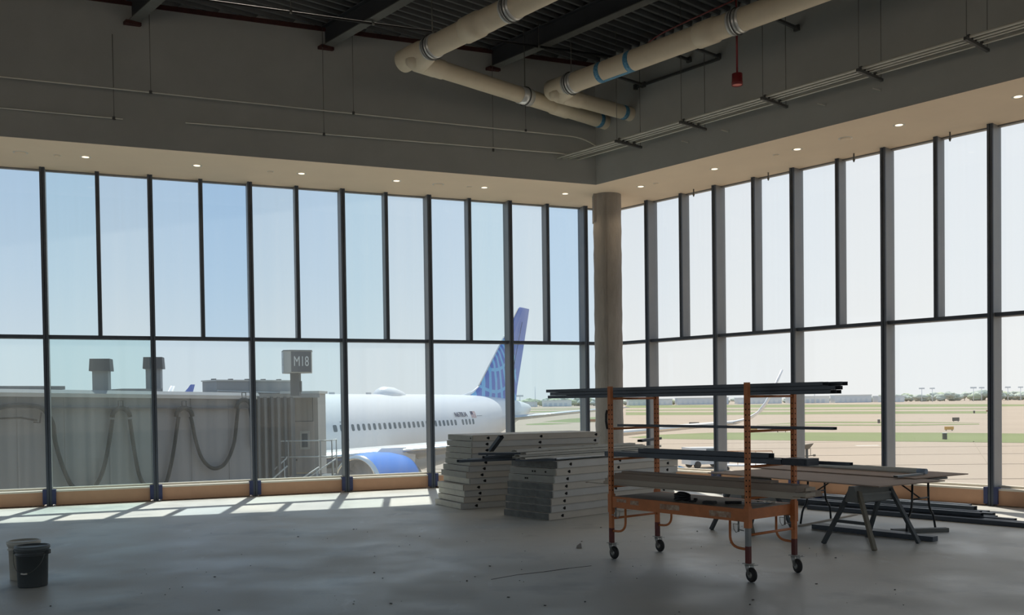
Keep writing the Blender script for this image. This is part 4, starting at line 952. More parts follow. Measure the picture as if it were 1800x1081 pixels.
# stabilisers and wings (port = -y)
def wing_sec(y, le, te, z, th, side, drop=0.0):
    c = te-le; o_ = []
    for f, h in ((0, 0), (.06, .55), (.3, 1), (.65, .6), (1, .03)): o_.append((le+c*f, side*y, z-drop*f+h*th*.55))
    for f, h in ((.65, .5), (.3, .8), (.06, .45)): o_.append((le+c*f, side*y, z-drop*f-h*th*.45))
    return o_
for side in (-1, 1):
    b = MB(); b.loft([wing_sec(y, le, te, z, th, side) for y, le, te, z, th in ((.6, 21.4, 28.0, .30, .5), (9.0, 27.2, 29.9, 1.12, .2), (9.3, 27.9, 30.0, 1.15, .1))], smooth=False); sb = b.build('stabiliser', M_planeg, pl)
    b = MB(); b.tube([(21.3, side*.6, .32), (27.15, side*9.0, 1.13)], .06, 8); b.build('leading_edge', M_lip, sb)
    W_ = ((1.5, -9.2, 3.6, -1.45, 1.3), (2.6, -8.2, 3.6, -1.28, 1.1), (8.0, -3.4, 4.2, -.80, .8), (15.5, 2.6, 6.6, -.25, .5), (22.9, 8.2, 10.5, .34, .28))
    b = MB(); b.loft([wing_sec(*a, side, dr_) for a, dr_ in zip(W_, (.6, .6, .38, .2, .0))], smooth=False); wg = b.build('wing', M_wingm, pl)
    b = MB(); b.tube([(le, side*y, z) for y, le, te, z, th in W_[1:]], .09, 8); b.build('leading_edge', M_lip, wg)
    secs = []
    for y, z, le, te in ((22.9, .38, 8.2, 10.5), (23.5, .55, 8.9, 10.7), (24.0, .95, 9.7, 11.0), (24.3, 1.5, 10.4, 11.4), (24.6, 2.4, 11.4, 12.2), (24.9, 3.45, 12.4, 12.9)):
        c = te-le; nx = min(1, (z-.38)/.9); o_ = []
        for f, h in ((0, 0), (.1, .6), (.4, 1), (1, .03), (.4, -.8), (.1, -.5)): o_.append((le+c*f, side*(y-h*.09*nx), z+h*.12*(1-nx)))
        secs.append(o_)
    b = MB(); b.loft(secs); b.build('winglet', M_planew, wg)
    for fy in (5.2, 10.5, 14.5):
        b = MB(); xx = 3.4+max(0, (fy-8)*.32); zz = -1.8+fy*.095
        b.tube([(xx-1.6, side*fy, zz+.1), (xx-.6, side*fy, zz-.12), (xx+.6, side*fy, zz-.1), (xx+1.3, side*fy, zz+.1)], [.05, .24, .22, .04], 10); b.build('flap_fairing', M_planeg, wg)
    # engine
    ex0, ey, ez = -7.5, side*7.9, -2.20
    e_ = thing('engine', None, None, (ex0, ey, ez)); e_.parent = pl
    b = MB(); b.lathe([(1.16, .05), (1.22, 0), (1.31, .06), (1.38, .22)], (0, 0, 0), (1, 0, 0), 36); b.build('intake_lip', M_lip, e_)
    b = MB(); b.lathe([(1.38, .22), (1.45, .9), (1.47, 1.7), (1.40, 2.8), (1.20, 4.0), (1.12, 4.25), (1.05, 4.25)], (0, 0, 0), (1, 0, 0), 36); b.build('nacelle', M_navy, e_)
    b = MB(); b.lathe([(1.16, .05), (1.20, .4), (1.18, 1.1)], (0, 0, 0), (1, 0, 0), 36); b.build('intake_duct', M_planeg, e_)
    b = MB(); b.lathe([(.0001, .55), (.22, .8), (.34, 1.1)], (0, 0, 0), (1, 0, 0), 16)
    for k in range(22):
        a = 2*PI*k/22; ca, sa = math.cos(a), math.sin(a); tt_ = .13
        b.add([(1.05, .3*ca, .3*sa), (1.12, .3*ca-tt_*sa, .3*sa+tt_*ca), (1.15, 1.17*ca-.2*sa, 1.17*sa+.2*ca), (1.0, 1.17*ca+.05*sa, 1.17*sa-.05*ca)], [(0, 1, 2, 3)])
    b.lathe([(.0001, 1.16), (1.2, 1.16)], (0, 0, 0), (1, 0, 0), 24); b.build('fan', M_planeg, e_)
    b = MB(); b.lathe([(.85, 4.0), (.80, 4.6), (.55, 5.4), (.5, 5.4)], (0, 0, 0), (1, 0, 0), 24); b.build('exhaust', M_line, e_)
    b = MB(); b.hexa([(1.2, -.14, 1.2), (5.2, -.2, .5), (5.2, .2, .5), (1.2, .14, 1.2), (2.2, -.10, 1.62), (5.4, -.2, 1.55), (5.4, .2, 1.55), (2.2, .10, 1.62)]); b.build('pylon', M_planew, e_)
    # main gear
    b = MB(); b.tube([(2.2, side*4.6, -1.7), (2.2, side*4.6, GZ+.55)], .14, 8); g_ = b.build('gear_leg', M_planeg, pl)
    for gx in (-.6, .6):
        for gy in (-.4, .4):
            b = MB(); b.lathe([(.0001, -.18), (.5, -.18), (.55, -.1), (.55, .1), (.5, .18), (.0001, .18)], (2.2+gx, side*4.6+gy, GZ+.56), (0, 1, 0), 20); b.build('gear_wheel', M_rubber, g_)
b = MB(); b.tube([(-19.8, 0, -2.6), (-19.8, 0, GZ+.45)], .11, 8); g_ = b.build('gear_leg', M_planeg, pl)
for gy in (-.25, .25):
    b = MB(); b.lathe([(.0001, -.14), (.42, -.14), (.46, -.08), (.46, .08), (.42, .14), (.0001, .14)], (-19.8, gy, GZ+.47), (0, 1, 0), 20); b.build('gear_wheel', M_rubber, g_)
# wing root fairing
b = MB(); b.loft([[(x, w*math.sin(2*PI*k/24), -2.0+h*math.cos(2*PI*k/24)) for k in range(24)] for x, w, h in ((-9.5, 1.0, .6), (-7, 2.5, 1.15), (0, 2.9, 1.25), (4, 2.7, 1.2), (7.5, 1.0, .6))]); b.build('belly_fairing', M_planew, pl)
# a second airliner far off, only its tail tip rises over the jet bridge
pl2 = copy_tree(pl); D = 352.0
pl2['label'] = 'blue tail tip of a distant airliner over the jet bridge roof'; pl2.location = (-.3443*D-9.8, D-25, 0)

# ------------------------------------------------------------------ jet bridge
M_jb = mat('jet bridge grey', sc(140, 143, 145), .75, var=.04, scale=.5); M_jb2 = mat('jet bridge light trim', sc(196, 194, 188), .7); M_jbd = mat('jet bridge dark', sc(92, 96, 100), .8, var=.08, scale=.7)
M_cab = mat('bridge cab panel', sc(168, 164, 160), .75, var=.03, scale=.6); M_door = mat('bridge service door', sc(176, 168, 162), .75); M_tan = mat('tan kick panel', sc(196, 180, 152), .8)
M_cable = mat('dark festoon cable', sc(30, 40, 38), .7); M_rail = mat('pale railing', sc(186, 188, 186), .5, .2)
JO = Vector((-12.64, 23.5, 0)); jd = Vector((.745, .667, 0)).normalized()
jb = thing('jet_bridge', 'long grey jet bridge with looped festoon cables outside the left glass', 'jet bridge', JO, math.atan2(jd.y, jd.x))
# local x along the bridge, y to the far side; near face y = 0
def jtop(x): return 2.18-.018*x
x0, x1 = -9.0, 6.7
b = MB(); zt0, zt1 = jtop(x0)-.14, jtop(x1)-.14
b.hexa([(x0, 0, -.46), (x1, 0, -.56), (x1, 2.4, -.56), (x0, 2.4, -.46), (x0, 0, zt0), (x1, 0, zt1), (x1, 2.4, zt1), (x0, 2.4, zt0)]); tun = b.build('tunnel', M_jb, jb)
b = MB(); b.bar((x0, -.06, jtop(x0)-.12), (x1+.1, -.06, jtop(x1)-.12), .16, .10); b.build('roof_gutter', M_jb2, jb)
b = MB(); b.hexa([(x0, -.10, jtop(x0)-.07), (x1+.2, -.10, jtop(x1)-.07), (x1+.2, 2.5, jtop(x1)-.07), (x0, 2.5, jtop(x0)-.07), (x0, 0, jtop(x0)+.02), (x1+.2, 0, jtop(x1)+.02), (x1+.2, 2.4, jtop(x1)+.02), (x0, 2.4, jtop(x0)+.02)]); b.build('roof', M_jb, jb)
b = MB(); b.bar((x0, -.05, jtop(x0)-.44), (x1, -.05, jtop(x1)-.44), .10, .035); b.build('cable_rail', M_jbd, jb)
b = MB(); b.bar((x0, -.12, -.50), (x1, -.12, -.60), .22, .10); lo = b.build('lower_rail', M_jb2, jb)
b = MB(); b.bar((x0, -.16, -.60), (x1, -.16, -.70), .12, .16); b.build('lower_beam', M_jbd, jb)
xx = x0+.4
while xx < x1:
    b = MB(); b.box(xx, xx+.05, -.012, 0, -.44, jtop(xx)-.16); b.build('panel_rib', M_jb, tun); xx += 1.12
for (xa, xb, yb, zb_) in ((-.2, 1.55, .25, .06), (3.0, 4.1, .2, .05)):
    b = MB(); b.box(xa, xb, .1, 1.8, jtop(xa)+.0, jtop(xa)+zb_+.03); b.build('roof_hatch', M_jb, jb)
# festoon cables
def catenary(pts, n=6):
    out_ = []; P_ = [Vector(p) for p in pts]; P_ = [P_[0]*2-P_[1]]+P_+[P_[-1]*2-P_[-2]]
    for i in range(1, len(P_)-2):
        for k in range(n):
            t_ = k/n; a_, b_, c_, d_ = P_[i-1:i+3]
            out_.append(.5*((2*b_)+(c_-a_)*t_+(2*a_-5*b_+4*c_-d_)*t_*t_+(3*b_-a_-3*c_+d_)*t_**3))
    return out_+[P_[-2]]
LOOPS = [[(-.35, 1.60), (-.1, 1.72), (.35, 1.80), (.85, 1.74), (1.05, 1.55), (1.17, 1.30), (1.21, .87), (1.31, .43), (1.47, -.06), (1.61, -.32), (1.82, -.42), (2.0, -.44), (2.13, -.40), (2.33, -.07), (2.48, .45), (2.59, 1.04), (2.64, 1.38)],
         [(3.10, 1.38), (3.16, .87), (3.23, .33), (3.32, -.13), (3.43, -.37), (3.62, -.45), (3.85, -.46), (4.05, -.38), (4.20, .13), (4.31, .67), (4.40, 1.22), (4.44, 1.42)],
         [(4.78, 1.42), (4.83, 1.20), (4.90, .81), (5.01, .41), (5.17, .11), (5.42, -.07), (5.71, 0), (5.92, .28), (6.07, .69), (6.15, 1.26), (6.20, 1.62)],
         [(6.58, 1.62), (6.62, 1.3), (6.64, .92), (6.68, .5)]]
for lp in LOOPS:
    b = MB(); b.tube(catenary([(x, -.13, z) for x, z in lp]), .054, 8); b.build('festoon_cable', M_cable, jb)
for hx, hz_ in ((2.87, 1.60), (4.60, 1.58), (6.39, 1.80)):
    b = MB(); b.tube([(hx-.06, -.13, hz_+.06), (hx-.06, -.13, hz_+.28), (hx+.06, -.13, hz_+.28), (hx+.06, -.13, hz_+.06)], .014, 6)
    b.tube([(hx+.23*math.cos(a), -.13, hz_-.16+.24*math.sin(a)) for a in [PI*(.0+1.0*k/10) for k in range(11)]], .066, 8)
    b.bar((hx-.22, -.13, hz_+.03), (hx+.20, -.13, hz_+.09), .06, .04); b.build('cable_trolley', M_cable, jb)
b = MB(); b.tube([(-4.5, -.12, 1.44), (0, -.12, 1.47), (.42, -.12, 1.48), (.80, -.12, 1.40)], .026, 6); b.tube([(.72, -.12, 1.36), (.86, -.12, 1.34), (.9, -.12, 1.60)], .018, 6); b.build('side_arm', M_cable, jb)
# recess box and cab at the plane end
b = MB(); b.box(6.6, 8.3, .35, 2.3, -.9, jtop(6.7)-.12); b.build('bellows', M_jbd, jb)
b = MB(); b.box(6.6, 9.1, .22, 2.45, jtop(6.7)-.13, jtop(6.7)-.005); b.build('bellows_roof', M_jb, jb)
for k in range(7):
    b = MB(); b.box(6.75+k*.22, 6.83+k*.22, .18, 2.36, -.85, jtop(6.7)-.10); b.build('bellows_fold', M_jbd, jb)
cb = thing('cab', None, None, (8.35, 1.25, 0), -math.atan2(jd.y, jd.x)); cb.parent = jb      # squared up to the aircraft, off the bridge line
cw, cd_ = 1.13, 1.25
b = MB(); b.box(0, cw, 0, cd_, -1.15, 2.10); b.build('cab_shell', M_cab, cb)
b = MB(); b.box(-.05, cw+.06, -.06, cd_+.05, 2.06, 2.14); b.build('cab_roof', M_jb2, cb)
b = MB(); b.box(.36, .38, -.012, 0, -1.1, 2.05); b.box(.96, .98, -.012, 0, 1.2, 2.05); b.box(.36, .98, -.012, 0, 1.18, 1.20); b.build('seam_strip', M_jbd, cb)
b = MB(); b.box(.38, 1.0, -.03, 0, -.90, 1.17); dr = b.build('service_door', M_door, cb)
b = MB(); b.box(.56, .86, -.045, -.03, .30, .88); b.build('window_frame', M_jb2, dr)
b = MB(); b.box(.62, .80, -.05, -.045, .37, .80); b.build('window_glass', M_win, dr)
b = MB(); b.box(.44, .96, -.045, -.03, -.88, -.42); b.build('kick_panel', M_tan, dr)
b = MB(); b.box(.42, .47, -.07, -.03, -.05, .0); b.build('door_handle', M_black, dr)
b = MB(); b.box(.12, .2, -.06, 0, .78, .90); b.build('wall_lamp', M_jbd, cb)
# landing, railings and stairs
jn = Vector((-jd.y, jd.x, 0)); LO = Vector((-7.5, 28.9, 0))-JO
ld = thing('landing', None, None, (LO.dot(jd), LO.dot(jn), 0), -math.atan2(jd.y, jd.x)); ld.parent = jb
b = MB(); b.box(0, 2.0, 0, .9, -.52, -.46); b.build('landing_plate', M_jbd, ld)
for (xa, ya, xb, yb) in ((0, 0, .68, 0), (.68, 0, 1.66, 0), (1.66, 0, 1.98, .15), (1.98, .15, 1.98, .9)):
    b = MB()
    for z in (.61, .12): b.tube([(xa, ya, z), (xb, yb, z)], .02, 8)
    for f in (0, 1): b.tube([(xa+(xb-xa)*f, ya+(yb-ya)*f, -.46), (xa+(xb-xa)*f, ya+(yb-ya)*f, .61)], .02, 8)
    b.build('railing', M_rail, ld)
for (xa, za, xb, zb_, ya) in ((.65, .10, -.95, -1.35, -.1), (.82, -.10, -.75, -1.45, -.75), (2.14, .05, .55, -1.0, -.1), (1.75, -.15, .2, -1.15, -.7)):
    b = MB(); b.tube([(xa, ya, za), (xb, ya, zb_)], .022, 8); b.bar((xa, ya, za-.62), (xb, ya, zb_-.62), .04, .16)
    for k in range(4): f = .05+k*.3; b.tube([(xa+(xb-xa)*f, ya, za+(zb_-za)*f), (xa+(xb-xa)*f, ya, za+(zb_-za)*f-.6)], .013, 6)
    b.build('stair_rail', M_rail, ld)
for (xa, za, xb, zb_, ya) in ((.70, -.55, -.85, -2.0, -.1), (1.95, -.55, .4, -1.65, -.1)):
    for k in range(7):
        f = (k+.3)/7; b = MB(); b.box(xa+(xb-xa)*f-.13, xa+(xb-xa)*f+.13, ya-.62, ya, za+(zb_-za)*f, za+(zb_-za)*f+.035); b.build('stair_tread', M_jb2, ld)
# support column so the bridge stands on the apron
b = MB(); b.box(2.2, 2.9, .8, 1.5, GZ, -.5); b.build('support_leg', M_jbd, jb); b = MB(); b.box(-7.5, -6.8, .8, 1.5, GZ, -.5); b.build('support_leg', M_jbd, jb)
# things on its roof
def on_roof(name, label, cat, x, y, rz=0): 
    p = JO+jd*x+Vector((-jd.y, jd.x, 0))*y; return thing(name, label, cat, (p.x, p.y, jtop(x)), math.atan2(jd.y, jd.x)+rz)
for (x, y, lab) in ((2.62, .55, 'dark-capped square vent on the jet bridge roof, the left one'), (4.24, 1.05, 'dark-capped square vent on the jet bridge roof, the right one')):
    v_ = on_roof('roof_vent', lab, 'vent', x, y, math.radians(-30)); v_['group'] = 'vents on the jet bridge roof'
    b = MB(); b.box(-.2, .2, -.18, .18, -.03, .62 if x < 3 else .72); b.build('vent_shaft', M_jb, v_)
    h_ = .55 if x < 3 else .68
    b = MB(); b.hexa([(-.27, -.24, h_), (.27, -.24, h_), (.27, .24, h_), (-.27, .24, h_), (-.25, -.22, h_+.33), (.25, -.22, h_+.33), (.25, .22, h_+.33), (-.25, .22, h_+.33)]); b.build('vent_cap', mat('slate vent cap', sc(58, 64, 72), .7), v_)
ac = on_roof('roof_unit', 'long grey equipment box on the jet bridge roof behind the gate sign', 'equipment', 6.56, 1.9)
b = MB(); b.box(-.3, 2.45, -.5, .5, -.02, .44); b.build('unit_case', M_jb, ac)
b = MB(); b.box(-.33, 2.48, -.53, .53, .40, .44); b.build('unit_lid', M_jb2, ac)
for k in range(5):
    b = MB(); b.box(-.2+k*.55, -.12+k*.55, -.1, .1, .44, .48); b.build('lid_clip', M_jbd, ac)
b = MB(); b.tube([(-.3, -.55, .1), (2.1, -.55, .02)], .03, 6); b.build('side_pipe', M_rail, ac)
# gate sign
M_signd = mat('dark sign face', sc(94, 98, 104), .5); M_signl = mat('pale sign face', sc(172, 176, 180), .5); M_signt = mat('white sign letters', sc(232, 232, 230), .5); M_signt2 = mat('faded sign letters', sc(206, 208, 208), .5)
sg = thing('gate_sign', 'dark boxed gate sign reading M18 on a post above the jet bridge', 'sign', (-6.46, 28.25, 2.0))
b = MB(); b.box(-.14, .12, .12, .40, -.02, .70); b.box(.12, .16, .2, .34, .10, .42); b.build('sign_post', M_jbd, sg)
SP_ = [(-.49, .60), (-.27, -.10), (-.05, -.16), (.51, .10), (.42, .62), (-.30, .90)]
b = MB(); b.prism(SP_, (0, 0, .66), (1, 0, 0), (0, 1, 0), (0, 0, .65)); b.build('sign_case', M_jb2, sg)
b = MB(); b.prism([(x*1.03, (y-.3)*1.03+.3) for x, y in SP_], (0, 0, 1.305), (1, 0, 0), (0, 1, 0), (0, 0, .03)); b.build('sign_cap', M_jb, sg)
def face(p0, p1, m, mt, size):
    p0, p1 = Vector((*p0, 0)), Vector((*p1, 0)); d_ = (p1-p0).normalized(); nn = Vector((d_.y, -d_.x, 0)); c_ = (p0+p1)/2
    b = MB(); b.bar(p0+d_*.015+nn*.006+Vector((0, 0, .985)), p1-d_*.015+nn*.006+Vector((0, 0, .985)), .012, .60); fo = b.build('sign_face', m, sg)
    text_part('sign_letters', 'M18', size, mt, fo, c_+nn*.0125+Vector((0, 0, .985)), d_, (0, 0, 1), .003, 'CENTER', .62)
face(SP_[2], SP_[3], M_signd, M_signt, .42); face(SP_[0], SP_[1], M_signl, M_signt2, .36)

# ------------------------------------------------------------------ airfield furniture
TREES = [(0.8, 1380, 10.2), (6.1, 1405, 11.0), (11.8, 1434, 9.3), (18.3, 1458, 13.6), (26.2, 1487, 12.8), (29.7, 1377, 11.7), (36.1, 1407, 9.9), (42.2, 1433, 10.1), (50.6, 1459, 13.1), (59.1, 1486, 13.0), (60.1, 1376, 10.5), (67.9, 1403, 12.7), (76.7, 1432, 13.4), (83.6, 1459, 12.0), (92.3, 1487, 11.5), (91.0, 1378, 11.4), (97.9, 1404, 13.7), (107.2, 1431, 11.7), (115.4, 1460, 13.5), (124.3, 1486, 13.4), (122.1, 1376, 11.5), (130.9, 1406, 12.0), (139.7, 1433, 9.8), (172.8, 1457, 9.4), (186.2, 1486, 7.1), (184.2, 1378, 7.8), (199.5, 1406, 8.4), (214.0, 1431, 10.0), (228.4, 1458, 8.2), (243.5, 1486, 8.9), (236.4, 1380, 8.1), (252.8, 1403, 8.0), (269.5, 1430, 9.7), (285.0, 1459, 7.2), (301.3, 1488, 9.3), (290.7, 1378, 7.7), (307.0, 1405, 7.5), (324.7, 1433, 7.1), (343.4, 1460, 9.7), (363.1, 1484, 9.2), (350.5, 1380, 7.1), (367.1, 1404, 9.9), (387.0, 1431, 8.2), (408.7, 1460, 8.9), (429.2, 1486, 7.9), (408.3, 1379, 8.3), (425.3, 1404, 8.1), (447.9, 1433, 8.0), (465.2, 1458, 7.1), (484.3, 1485, 9.4), (460.1, 1378, 7.9), (478.5, 1404, 9.9), (499.2, 1432, 7.6), (519.0, 1461, 7.2), (538.9, 1487, 9.0), (508.4, 1376, 7.1), (530.2, 1404, 7.7), (554.4, 1432, 7.4), (576.7, 1459, 13.5), (595.1, 1487, 14.4), (558.4, 1378, 11.1), (575.6, 1403, 10.2), (594.0, 1431, 11.1), (614.7, 1460, 13.7), (632.8, 1485, 10.1), (593.9, 1379, 11.1), (612.3, 1407, 11.0), (631.7, 1433, 10.6), (649.9, 1460, 14.2), (669.6, 1486, 14.5), (627.2, 1377, 14.1), (648.1, 1407, 13.6), (667.6, 1432, 12.2), (687.4, 1461, 10.9), (707.5, 1485, 14.0), (665.2, 1379, 11.5), (685.7, 1406, 13.6), (706.1, 1432, 17), (726.6, 1459, 17), (747.5, 1485, 17), (702.5, 1379, 17), (721.4, 1404, 14.4), (744.4, 1433, 13.0), (763.6, 1458, 14.0), (784.2, 1484, 14.4), (734.7, 1377, 10.3), (756.8, 1406, 12.9), (777.4, 1431, 13.4), (802.2, 1461, 11.0), (822.1, 1485, 14.2), (768.6, 1378, 13.9), (789.4, 1404, 13.6)]
M_tree = [mat('hazy spring foliage', sc(178, 188, 160), .95, var=.10, scale=.25), mat('hazy grey foliage', sc(186, 194, 182), .95, var=.10, scale=.25)]  # distance haze is put into these pale foliage colours
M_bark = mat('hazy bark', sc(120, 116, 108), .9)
def crown_mesh(seed):
    rg_ = random.Random(seed); b = MB(); bm = bmesh.new()
    for i in range(5):
        c = Vector((rg_.uniform(-.35, .35), rg_.uniform(-.3, .3), rg_.uniform(.24, .66))); r_ = rg_.uniform(.26, .38)
        mm = bmesh.ops.create_icosphere(bm, subdivisions=2, radius=r_)
        for v in mm['verts']:
            v.co *= 1+rg_.uniform(-.16, .16); v.co.z *= .9; v.co += c
    me = bpy.data.meshes.new('crown'); bm.to_mesh(me); bm.free(); return me
CR = []
for i in range(4):
    for m in M_tree:
        me = crown_mesh(i); me.materials.append(m); CR.append(me)
tb = MB(); tb.tube([(0, 0, 0), (0, 0, .5)], [.035, .02], 6); TRK = tb.build('trunk', M_bark); trk_me = TRK.data; bpy.data.objects.remove(TRK)
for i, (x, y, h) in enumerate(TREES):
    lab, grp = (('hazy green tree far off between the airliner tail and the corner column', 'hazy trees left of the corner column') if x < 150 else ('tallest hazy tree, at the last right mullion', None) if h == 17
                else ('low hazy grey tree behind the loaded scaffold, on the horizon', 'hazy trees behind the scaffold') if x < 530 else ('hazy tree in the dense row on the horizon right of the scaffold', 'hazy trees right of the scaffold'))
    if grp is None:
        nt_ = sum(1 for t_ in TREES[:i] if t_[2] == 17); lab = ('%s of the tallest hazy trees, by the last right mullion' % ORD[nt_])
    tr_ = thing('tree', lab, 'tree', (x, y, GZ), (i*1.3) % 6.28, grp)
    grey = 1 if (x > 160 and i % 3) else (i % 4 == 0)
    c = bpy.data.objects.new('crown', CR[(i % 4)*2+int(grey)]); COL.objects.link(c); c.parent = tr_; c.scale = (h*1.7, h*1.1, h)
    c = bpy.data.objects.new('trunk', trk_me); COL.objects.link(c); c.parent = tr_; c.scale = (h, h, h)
M_far = [mat('hazy pale building', sc(236, 238, 236), .9), mat('hazy grey building', sc(222, 227, 230), .9), mat('hazy blue-grey building', sc(212, 220, 226), .9)]  # near-white walls: the far haze is in the colour
FARB = [(15, 40, 6, 'long low hazy building left of the corner column beyond the tail', 1), (62, 40, 8, 'hazy building just left of the corner column', 0), (190, 60, 8, 'hazy hangar seen between the first two scaffold posts', 1), (262, 70, 9, 'wide hazy hangar behind the middle of the scaffold', 2), (340, 60, 8, 'hazy hangar behind the right scaffold posts', 1), (408, 55, 9, 'hazy pale terminal block right of the scaffold', 0), (468, 50, 10, 'hazy grey block at the right end of the far buildings', 2), (520, 36, 8, 'small hazy block just left of the fourth right mullion', 1)]
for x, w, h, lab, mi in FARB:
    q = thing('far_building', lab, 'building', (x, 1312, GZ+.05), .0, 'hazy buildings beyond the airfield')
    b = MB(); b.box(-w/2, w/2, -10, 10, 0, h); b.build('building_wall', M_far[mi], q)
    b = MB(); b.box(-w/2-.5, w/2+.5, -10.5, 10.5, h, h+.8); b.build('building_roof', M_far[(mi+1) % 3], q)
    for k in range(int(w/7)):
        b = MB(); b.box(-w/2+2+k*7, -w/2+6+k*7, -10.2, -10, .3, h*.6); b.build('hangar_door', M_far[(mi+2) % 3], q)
# tall things on the horizon
def pole(x, y, h, label, name='light_pole', cat='pole', head=True, hw=3.6):
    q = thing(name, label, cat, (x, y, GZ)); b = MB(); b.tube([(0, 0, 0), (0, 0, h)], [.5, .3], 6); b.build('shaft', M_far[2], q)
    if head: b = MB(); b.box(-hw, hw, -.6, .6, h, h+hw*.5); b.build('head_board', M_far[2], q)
pole(31, 1255, 27, 'thin antenna mast on the horizon left of the corner column', 'antenna_mast', 'mast', False)
pole(8.5, 980, 12.2, 'boxy board on a post just right of the airliner tail', 'far_sign')
for i, x in enumerate((548, 562, 617, 628, 663, 680)):
    pole(x*1.0, 1270, 17, '%s floodlight board over the far trees counted from the left' % ORD[i], 'far_floodlight', 'floodlight', True, (3.6, 3.2, 4, 3.4, 3.6, 3.2)[i])
pole(400, 1255, 21, 'stubby tower just right of the scaffold load on the horizon', 'control_tower', 'tower')
M_yel = mat('yellow sign board', sc(214, 170, 96), .6); M_dk = mat('dark sign back', sc(96, 92, 84), .7); M_og = mat('dull orange board', sc(180, 130, 90), .7)
def fsign(x, y, w, h, m, label, z=.2):
    q = thing('taxiway_sign', label, 'sign', (x, y, GZ), .1); b = MB(); b.box(-w/2, w/2, -.15, .15, z, z+h); b.build('sign_board', m, q)
    b = MB()
    for sx in (-.35, .35): b.box(w*sx-.06, w*sx+.06, -.06, .06, 0, z)
    b.build('sign_legs', M_dk, q)
fsign(85.3, 185.4, 1.76, 0.63, M_yel, 'yellow taxiway sign on the near edge of the wide grass strip')
fsign(51.0, 200.6, 1.51, 0.59, M_yel, 'yellow taxiway sign seen through the scaffold')
fsign(117.5, 251.5, 1.85, 0.92, M_dk, 'dark taxiway sign on the thin grass strip')
fsign(53.9, 190, 2.31, 0.42, M_yel, 'flat yellow sign right of the scaffold by the grass strip')
fsign(200, 395, 5.88, 0.59, M_og, 'long dull orange barrier near the right edge of the airfield')
fsign(46, 240, 2.52, 0.84, M_dk, 'dark taxiway sign near the thin grass strip end')
fsign(26, 300, 3.78, 0.84, M_og, 'brown board on the taxiway right of the corner column')
for i, (x, y, lab) in enumerate(((67.4, 148, 'small dark marker box on the wide grass strip at right'), (46.4, 157, 'small dark marker box on the wide grass strip behind the scaffold'), (95, 246, 'tiny marker on the thin grass strip'), (180, 370, 'tiny marker on the middle grass strip'))):
    q = thing('marker_box', lab, 'marker', (x, y, GZ+.031)); b = MB(); b.box(-.28, .28, -.2, .2, 0, .95); b.build('box_body', M_dk, q); b = MB(); b.box(-.32, .32, -.25, .25, .95, 1.02); b.build('box_lid', M_far[1], q)
# apron vehicles
def car(x, y, rz, m, label, L=4.6, name='service_van'):
    q = thing(name, label, 'van', (x, y, GZ), rz)
    b = MB(); b.prism([(-L/2, .4), (L/2, .4), (L/2, 1.1), (L*.38, 1.25), (L*.28, 2.0), (-L/2, 2.05)], (0, -.95, 0), (1, 0, 0), (0, 0, 1), (0, 1.9, 0)); b.build('van_body', m, q)
    b = MB(); b.prism([(L*.355, 1.3), (L*.28, 1.9), (-L*.1, 1.9), (-L*.1, 1.3)], (0, -.96, 0), (1, 0, 0), (0, 0, 1), (0, 1.92, 0)); b.build('van_windows', M_win, q)
    for sx in (-.32, .32):
        for sy in (-.85, .85):
            b = MB(); b.lathe([(.0001, -.12), (.36, -.12), (.38, 0), (.36, .12), (.0001, .12)], (L*sx, sy, .38), (0, 1, 0), 14); b.build('wheel', M_rubber, q)
car(19.0, 93.5, .3, mat('pale van paint', sc(206, 210, 212), .4), 'pale service van on the apron seen through the scaffold', 4.2)
q = thing('tarp_bundle', 'small blue tarp bundle on the apron right of the panel stack', 'tarp', (15.9, 86.5, GZ), .6)
b = MB(); b.hexa([(-.9, -.4, 0), (1.0, -.4, 0), (1.0, .4, 0), (-.9, .4, 0), (-1.0, -.1, .75), (.6, -.3, .25), (.6, .3, .25), (-1.0, .1, .75)]); b.build('tarp_cover', mat('blue tarp', sc(70, 140, 190), .7), q)
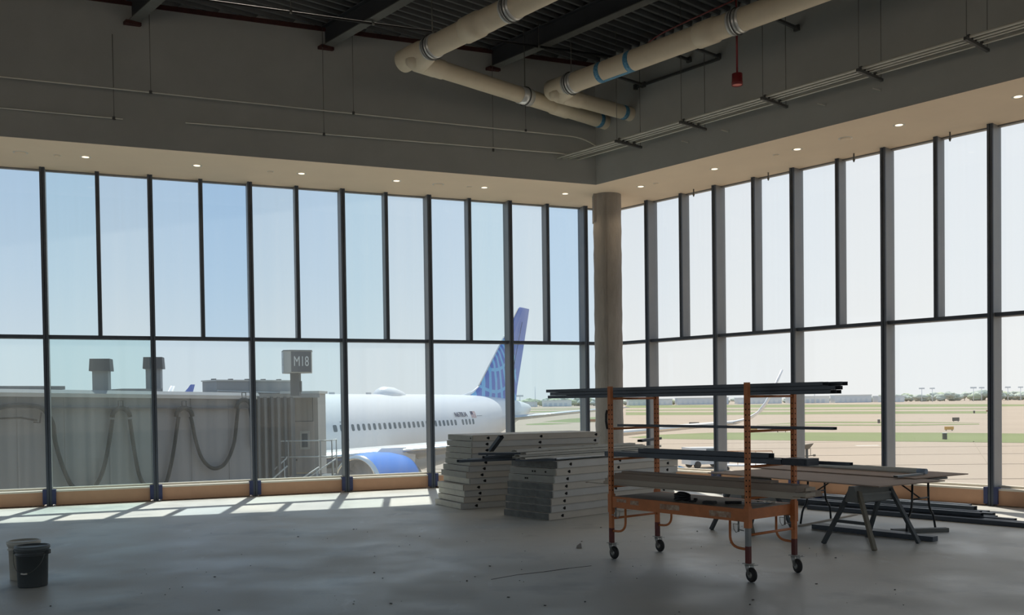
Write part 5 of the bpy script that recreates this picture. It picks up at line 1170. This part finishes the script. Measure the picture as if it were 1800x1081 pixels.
b = MB(); b.tube([(-1.0, -.42, .02), (1.0, -.42, .02)], .03, 6); b.build('tarp_rope', M_rail, q)
q = thing('baggage_cart', 'empty railed cart on the apron seen under the scaffold studs', 'cart', (21.8, 88.5, GZ), -.2)
b = MB(); b.box(-2.4, 2.4, -.8, .8, .5, .62); b.build('cart_bed', M_far[1], q)
for x in (-2.3, -.8, .8, 2.3):
    b = MB(); b.tube([(x, -.75, .62), (x, -.75, 1.9)], .035, 6); b.build('cart_post', M_og, q)
b = MB(); b.tube([(-2.3, -.75, 1.9), (2.3, -.75, 1.9)], .05, 6); b.build('cart_rail', M_og, q)
for x in (-1.8, 1.8):
    b = MB(); b.lathe([(.0001, -.1), (.25, -.1), (.25, .1), (.0001, .1)], (x, -.7, .25), (0, 1, 0), 12); b.build('wheel', M_rubber, q)
# floodlight mast close to the building
q = thing('apron_light', 'bronze floodlight mast rising just right of the scaffold outside', 'light mast', (14.42, 46.5, GZ), .2)
b = MB(); b.tube([(0, 0, 0), (0, 0, 4.26)], [.12, .065], 10); b.build('mast_pole', mat('bronze mast', sc(104, 96, 84), .6), q)
b = MB(); b.hexa([(-.08, -.07, 4.22), (.10, -.07, 4.22), (.10, .07, 4.22), (-.08, .07, 4.22), (-.26, -.14, 4.42), (.30, -.14, 4.50), (.30, .14, 4.50), (-.26, .14, 4.42)]); b.build('lamp_head', MATS['bronze mast'], q)
b = MB(); b.tube([(-.36, 0, 3.86), (.40, 0, 3.90)], .025, 6); b.tube([(-.17, 0, 3.87), (-.17, 0, 4.2)], .014, 6); b.tube([(.20, 0, 3.89), (.20, 0, 4.25)], .014, 6); b.lathe([(.0001, -.05), (.055, -.05), (.055, .05), (.0001, .05)], (.40, 0, 3.90), (1, 0, 0), 10); b.build('cross_arm', MATS['bronze mast'], q)
# painted mark on the apron
b = MB(); b.box(-1.6, 1.6, -.5, .5, 0, .012); o = b.build('apron_marking', M_white); o.location = (49.5, 132.4, GZ+.002); tag(o, 'short white painted mark on the apron near the grass', 'marking', kind='structure')
